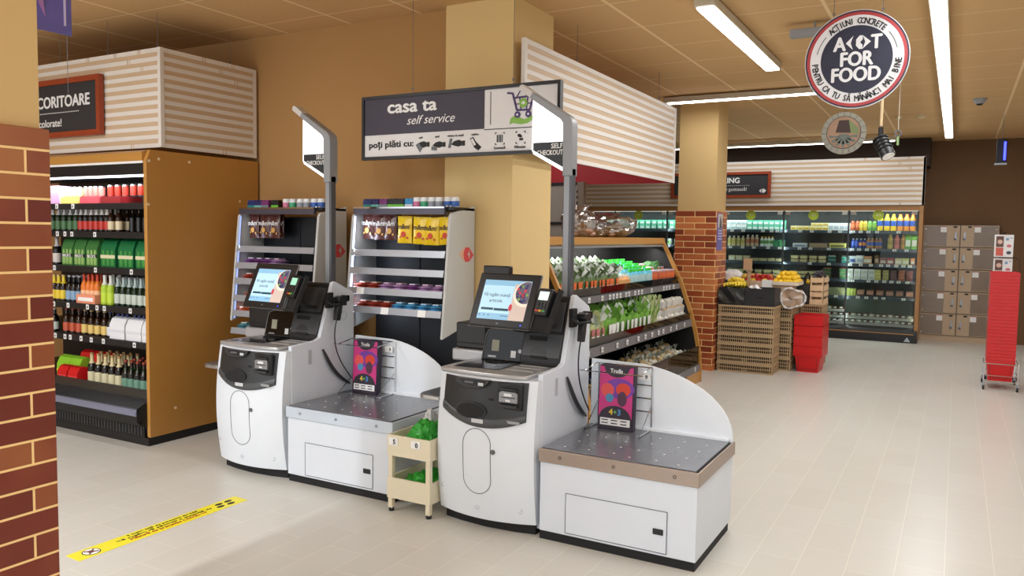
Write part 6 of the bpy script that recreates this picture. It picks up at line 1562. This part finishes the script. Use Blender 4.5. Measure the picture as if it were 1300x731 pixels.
put(carton(.085,.085,.25,D_('green_carton',(110,180,70)),D_('milk_white',(0,0,0)),D_('lime_top',(140,200,80)),True),'juice_carton','green and white gable carton at the right end of the second chiller shelf','carton','green gable cartons',X_(1153),X_(1161),2,z)
put(carton(.24,.12,.075,D_('milk_white',(0,0,0)),D_('blue_print',(120,140,180))),'wide_box','wide white box on the second shelf behind the middle door','box',None,X_(1012),0,1,z)
put(carton(.30,.12,.08,D_('sand_box',(176,150,126))),'wide_box','sand brown wide box on the second shelf behind the middle door','box',None,X_(1037),0,1,z)
put(carton(.27,.12,.085,D_('pale_yellow_box',(216,206,120)),D_('olive_print',(120,120,60))),'wide_box','pale yellow wide box on the second shelf behind the middle door','box',None,X_(1063),0,1,z)
put(jug(.036,.19,D_('cream_bottle',(226,214,160)),D_('milk_white',(0,0,0)),D_('straw_label',(206,190,110))),'milk_drink','cream milk drink on the second shelf of the left door','bottle','cream drinks',-3.66,-3.42,4,z)
put(jug(.036,.21,D_('beige_bottle',(214,190,160)),D_('milk_white',(0,0,0)),D_('rose_label',(190,120,90))),'milk_drink','beige milk drink on the second shelf of the left door','bottle','beige drinks',-3.33,-3.17,3,z)
put(jug(.034,.18,D_('milk_white',(0,0,0)),D_('cap_yellow',(0,0,0)),D_('green_label2',(90,150,80))),'milk_drink','white milk drink with a green label on the second shelf of the left door','bottle','green label drinks',-3.08,-2.90,4,z)
put(carton(.09,.1,.12,D_('deep_green_box',(44,110,70))),'green_box','deep green box at the end of the second shelf behind the left door','box','deep green boxes',-2.83,-2.72,2,z)
z = dz[2]
for i,(c1,c2,p,w_,h_) in enumerate((((220,226,232),(70,90,160),1084,.10,.13),((232,232,230),(160,170,190),1093,.12,.14),((196,150,110),(232,226,214),1103,.14,.13),((120,86,62),(190,170,140),1115,.07,.15),((150,80,60),(206,190,170),1123,.1,.11),((190,60,60),(236,220,210),1132,.1,.11),((214,196,150),(236,236,220),1142,.10,.11),((190,200,120),(226,226,214),1151,.1,.11),((206,140,90),(236,226,214),1160,.06,.11))):
    put(carton(w_,.1,h_,D_('mix%da'%i,c1),D_('mix%db'%i,c2)),'food_box',['blue and white','plain white','tan','dark brown','reddish brown','red and cream','straw','lime and white','amber'][i]+' food pack on the third shelf behind the right door','food pack',None,X_(p),0,1,z,layers=1)
eggc = D_('egg_carton_dark',(84,74,70)); tealt = D_('tray_teal',(40,110,100))
def eggbox(base, w=.13, food=None):
    k = MB(); k.taper((-w/2+.01,w/2-.01,-.05,.05),0,(-w/2,w/2,-.06,.06),.05,base)
    for i in (-1,0,1): k.ball((i*w*.3,-.02,.055),(.022,.03,.018),food or D_('food_white',(226,222,216)),7,5)
    return mesh_of(k,'egg')
eb1 = eggbox(D_('cream_box',(0,0,0)),food=eggc); eb2 = eggbox(tealt); eb3 = eggbox(D_('tray_green',(60,110,70)),food=D_('meat_pink',(190,90,90)))
put(eb2,'food_tray','teal tray on the third shelf behind the middle door','tray','teal trays',X_(1056),X_(1074),2,z,layers=2,lh=.062)
put(eb1,'egg_carton','pale carton with dark cups on the third shelf behind the middle door','carton','pale cartons middle',X_(1005),X_(1043),4,z,layers=2,lh=.065)
put(carton(.11,.1,.09,D_('jar_cream',(226,214,170)),D_('milk_white',(0,0,0))),'cheese_pack','cream cheese pack on the third shelf behind the left door','cheese','cream packs left',-3.60,-3.34,3,z)
put(eb1,'egg_carton','pale carton with dark cups on the third shelf behind the left door','carton','pale cartons left',-3.18,-2.75,4,z,layers=1,lh=.06)
z = dz[3]
put(carton(.10,.1,.09,D_('milk_white',(0,0,0)),D_('cheese_print',(200,206,190))),'cheese_box','white cheese box on the fourth shelf behind the right door','cheese','white cheese boxes',X_(1081),X_(1109),4,z,layers=2,lh=.092)
for i,(c,p,l) in enumerate((((206,196,110),1117,'yellow-green'),((170,160,100),1127,'olive'),((90,60,62),1137,'plum'),((150,90,66),1147,'copper'),((110,56,48),1157,'maroon'))):
    k = MB()
    k.box(-.045,.045,-.05,.05,0,.05,D_('stk%d'%i,c)); k.box(-.047,.047,-.052,.052,.05,.056,D_('stkt%d'%i,tuple(min(255,int(v*1.25)) for v in c)))
    put(mesh_of(k,'pack'),'sliced_pack',l+' sliced pack stacked on the fourth shelf behind the right door','food pack',l+' packs',X_(p),0,1,z,layers=3,lh=.058)
put(eb3,'meat_tray','green tray with pink meat on the fourth shelf behind the middle door','tray','green meat trays',X_(1050),X_(1072),2,z,layers=3,lh=.062)
put(eb1,'egg_carton','pale carton on the fourth shelf behind the middle door','carton','pale cartons lower middle',X_(1005),X_(1036),4,z,layers=2,lh=.065)
put(eb1,'egg_carton','pale carton on the fourth shelf behind the left door','carton','pale cartons lower left',-3.6,-2.8,6,z,layers=2,lh=.065)
z = dz[4]
put(carton(.085,.1,.12,D_('lime_box',(150,160,70)),None,D_('lime_lid',(190,200,110))),'salad_box','lime salad box on the fifth shelf behind the right door','box','lime boxes',X_(1079),X_(1086),2,z)
k = MB(); k.box(-.055,.055,-.06,.06,0,.03,D_('tray_dark',(50,36,34))); k.prism([(-.05,.03),(.05,.03),(.05,.11),(-.05,.095)],'x',-.052,.052,D_('meat_wrap',(176,130,110),noise=.3,nscale=30)); mt = mesh_of(k,'tray')
put(mt,'meat_pack','wrapped meat tray on the fifth shelf behind the right door','meat pack','meat trays',X_(1096),X_(1158),6,z)
k = MB(); k.box(-.08,.08,-.06,.06,0,.13,D_('sack_olive',(130,130,96),noise=.3,nscale=20)); put(mesh_of(k,'sack'),'food_sack','olive grey pack on the fifth shelf behind the middle door','food pack','olive packs',X_(1055),X_(1069),2,z)
z = .236
def clearbox(c, seed):
    r = random.Random(seed); k = MB(); k.taper((-.05,.05,-.06,.06),0,(-.06,.06,-.07,.07),.045,D_('box_base',(200,196,190)))
    for i in range(20): k.ball((r.uniform(-.038,.038),r.uniform(-.046,.046),r.uniform(.045,.08)),(.018,.018,.016),c,6,4)
    k.taper((-.058,.058,-.068,.068),.045,(-.045,.045,-.05,.05),.10,glass_mat('clear_lid',.07,(240,240,238),.1,.4)); k.box(-.022,.022,-.066,-.06,.058,.082,PAPER)
    return mesh_of(k,'clearbox')
cb = [clearbox(D_('sausage',(150,90,70)),1),clearbox(D_('dumpling',(214,196,170)),2),clearbox(D_('nuts',(110,80,60)),3)]
for i in range(16):
    x = lerp(X_(1040),X_(1160),i/15)
    for l in range(3 if i < 5 else 2): place('clear_food_box', cb[(i+l)%3], (x,14.70,z+l*.103), 'clear lidded food box in the bottom of the chilled wall case','food box','clear food boxes')
for i,x in enumerate((X_(1046),X_(1052))): place('white_tub', pot(.055,.12,D_('milk_white',(0,0,0)),D_('tub_lid',(200,214,220))), (x-.28,14.70,z+.0), 'white tub at the left of the clear boxes in the case bottom','tub','white tubs')
MB().box(-2.0,-.62,15.10,15.12,.25,.66,D_('interior_panel',(84,98,90))).build('inner_panel', DC)
# far left bays: mint and white cartons seen above the produce case
z = dz[0]
put(carton(.09,.09,.085,TEAL,D_('milk_white',(0,0,0))),'yogurt_carton','mint carton on the top shelf seen left of the brick pillar','carton','mint cartons far left',-6.3,-4.75,14,z,layers=2,lh=.087)
put(carton(.1,.09,.12,D_('milk_white',(0,0,0)),D_('green_label2',(0,0,0))),'milk_carton','white carton on the second shelf seen left of the brick pillar','carton','white cartons far left',-6.3,-4.65,12,dz[1])
put(carton(.1,.09,.10,D_('rust_label',(0,0,0)),D_('milk_white',(0,0,0))),'food_box','rust and white box on the third shelf seen left of the brick pillar','food pack','rust boxes far left',-5.2,-3.9,8,dz[2])
put(jug(.036,.19,D_('cream_bottle',(0,0,0)),D_('milk_white',(0,0,0)),D_('green_label2',(0,0,0))),'milk_drink','bottle on the second shelf just behind the brick pillar','bottle','bottles behind the pillar',-4.5,-3.85,7,dz[1])
for z,ps in ((dz[0],(1083,1093,1103,1114,1141,1052,1066,1012,1028)),(dz[1],(1083,1092,1102,1111,1137,1152,1052,1012,1027)),(dz[2],(1081,1095,1108,1121,1130,1140,1149,1157,1053,1027)),(dz[3],(1079,1085,1106,1116,1126,1135,1144,1155,1052)),(dz[4],(1093,1104,1116,1126,1151,1064))):
    price_tags(DC,[X_(p) for p in ps],14.668,z+.002,w=.06,h=.04)
price_tags(DC,[-3.6,-3.4,-3.05,-2.8,-2.9],14.668,dz[0]+.002,w=.06,h=.04); price_tags(DC,[-3.62,-3.4,-3.2,-2.95,-2.75],14.668,dz[1]+.002,w=.06,h=.04)
# striped header over the chiller
t = thing('striped_wall_header','wide striped header over the chilled wall case at the back','shop header',(-3.7,14.55,2.25))
k = MB(); striped_panel(k,(-6.9,14.5),(-.50,14.5),2.255,3.035,(0,-1),n=9); k.build('front_board', t, smooth=False)
MB().box(-6.9,-.50,14.516,14.53,2.255,3.03,HT).build('backing', t); MB().box(-.53,-.50,14.5,14.74,2.255,3.03,HW).build('return_end', t)
t,bd = framed_board('framed_bakery_sign','small red-brown framed black board partly hidden by the far brick pillar','sign',-4.70,-2.90,14.486,2.395,2.855,
    [('CATERING',.13,-3.44,2.66,'RIGHT',.03,None),('Cea mai gustoasă!',.085,-3.31,2.52,'RIGHT',.008,None)],fw_=.05)
k = MB(); cx,cz = -3.04,2.515; yq = 14.464
k.prism([(cx-.06,cz),(cx-.015,cz+.038),(cx-.028,cz),(cx-.015,cz-.038)],'y',yq-.002,yq+.002,TEXTW); k.prism([(cx-.008,cz+.02),(cx+.01,cz+.036),(cx+.026,cz+.036),(cx+.026,cz-.036),(cx+.01,cz-.036),(cx-.008,cz-.02)],'y',yq-.002,yq+.002,TEXTW); k.prism([(cx+.026,cz+.036),(cx+.064,cz),(cx+.026,cz-.036)],'y',yq-.002,yq+.002,TEXTW)
k.build('emblem', bd)
k = MB()
for i in range(12): k.box(-3.29-.035*i,-3.278-.035*i,yq-.001,yq+.002,2.608,2.617,TEXTW)
k.build('dotted_line', bd)
# ================================================================== lockers
LK = mat('locker_laminate',(186,162,134),.5); LD = mat('locker_glass_dark',(126,108,90),.18,noise=.1)
t = thing('locker_bank','beige bank of ten lockers with dark glazed fronts against the far wall','lockers',(.04,15.2,0))
lx0,lx1,ly = -.515,.59,15.10
MB().box(lx0,lx1,ly+.02,15.33,0,.10,LK).build('base', t)
k = MB(); k.box(lx0,lx1,ly+.012,15.33,.10,1.945,mat('locker_inside',(96,84,72),.6)); k.build('carcass', t)
H = (1.945-.10)/5
for r in range(5):
    for c in range(2):
        z0 = .10+r*H; a = lx0 if c == 0 else (lx0+lx1)/2; b_ = a+(lx1-lx0)/2
        k = MB(); k.box(a+.008,b_-.008,ly,ly+.012,z0+.008,z0+H-.008,LK)
        d = k.build('locker_door', t)
        g0,g1 = (a+.02,b_-.195) if c == 0 else (a+.195,b_-.02)
        MB().box(g0,g1,ly-.003,ly,z0+.02,z0+H-.02,LD).build('glazed_field', d)
        s0 = b_-.19 if c == 0 else a+.02; s1 = s0+.17
        MB().box((s0+s1)/2-.0,(s0+s1)/2+.055,ly-.006,ly,z0+H-.045,z0+H-.02,INK).build('number_plate', d)
        hx = s0+(.125 if c == 0 else .045)
        k = MB(); k.box(hx-.015,hx+.015,ly-.012,ly,z0+.12,z0+.25,MATS['satin_silver']); k.disc((hx-.01,ly-.013,z0+.135),.02,MGREY,'y',12,.004); k.build('lock_handle', d)
        lx = g1-.05 if c == 0 else g0+.05
        k = MB(); k.box(lx-.045,lx+.045,ly-.005,ly-.003,z0+H-.12,z0+H-.035,PAPER); k.box(lx-.052,lx+.052,ly-.0045,ly-.003,z0+H-.037,z0+H-.028,mat('label_red',(190,70,60),.5)); k.build('notice', d)
        for zz in (z0+.05,z0+H-.07):
            qx = a+.045 if c == 0 else b_-.045
            k = MB(); k.disc((qx,ly-.004,zz),.014,MATS['hinge_cream'],'y',10,.006); k.build('hinge', d)
# unseen ceiling lamp rows behind and beside the camera, placed for their light
for (x0,x1,y0,y1,f) in [(-3.3,-3.2,-5.5,.8,3.6),(-.245,-.125,-6,1.6,.6),(1.9,2.0,-5,5,.8),(3.9,4.0,0,14,.9),(-5.4,-5.3,-5,2.0,3.0)]:
    lamp(x0,x1,y0,y1,3.27,'linear ceiling lamp of the rows behind the camera, outside the view',PW*(y1-y0)*f,group='ceiling lamps behind the camera')
lamp(-4.55,-4.45,5.8,8.0,3.27,'linear lamp over the aisle behind the middle pillar',PW*2.2*1.3)  # added lamp, hidden by the pillar; brightens the red panel and grey shelving
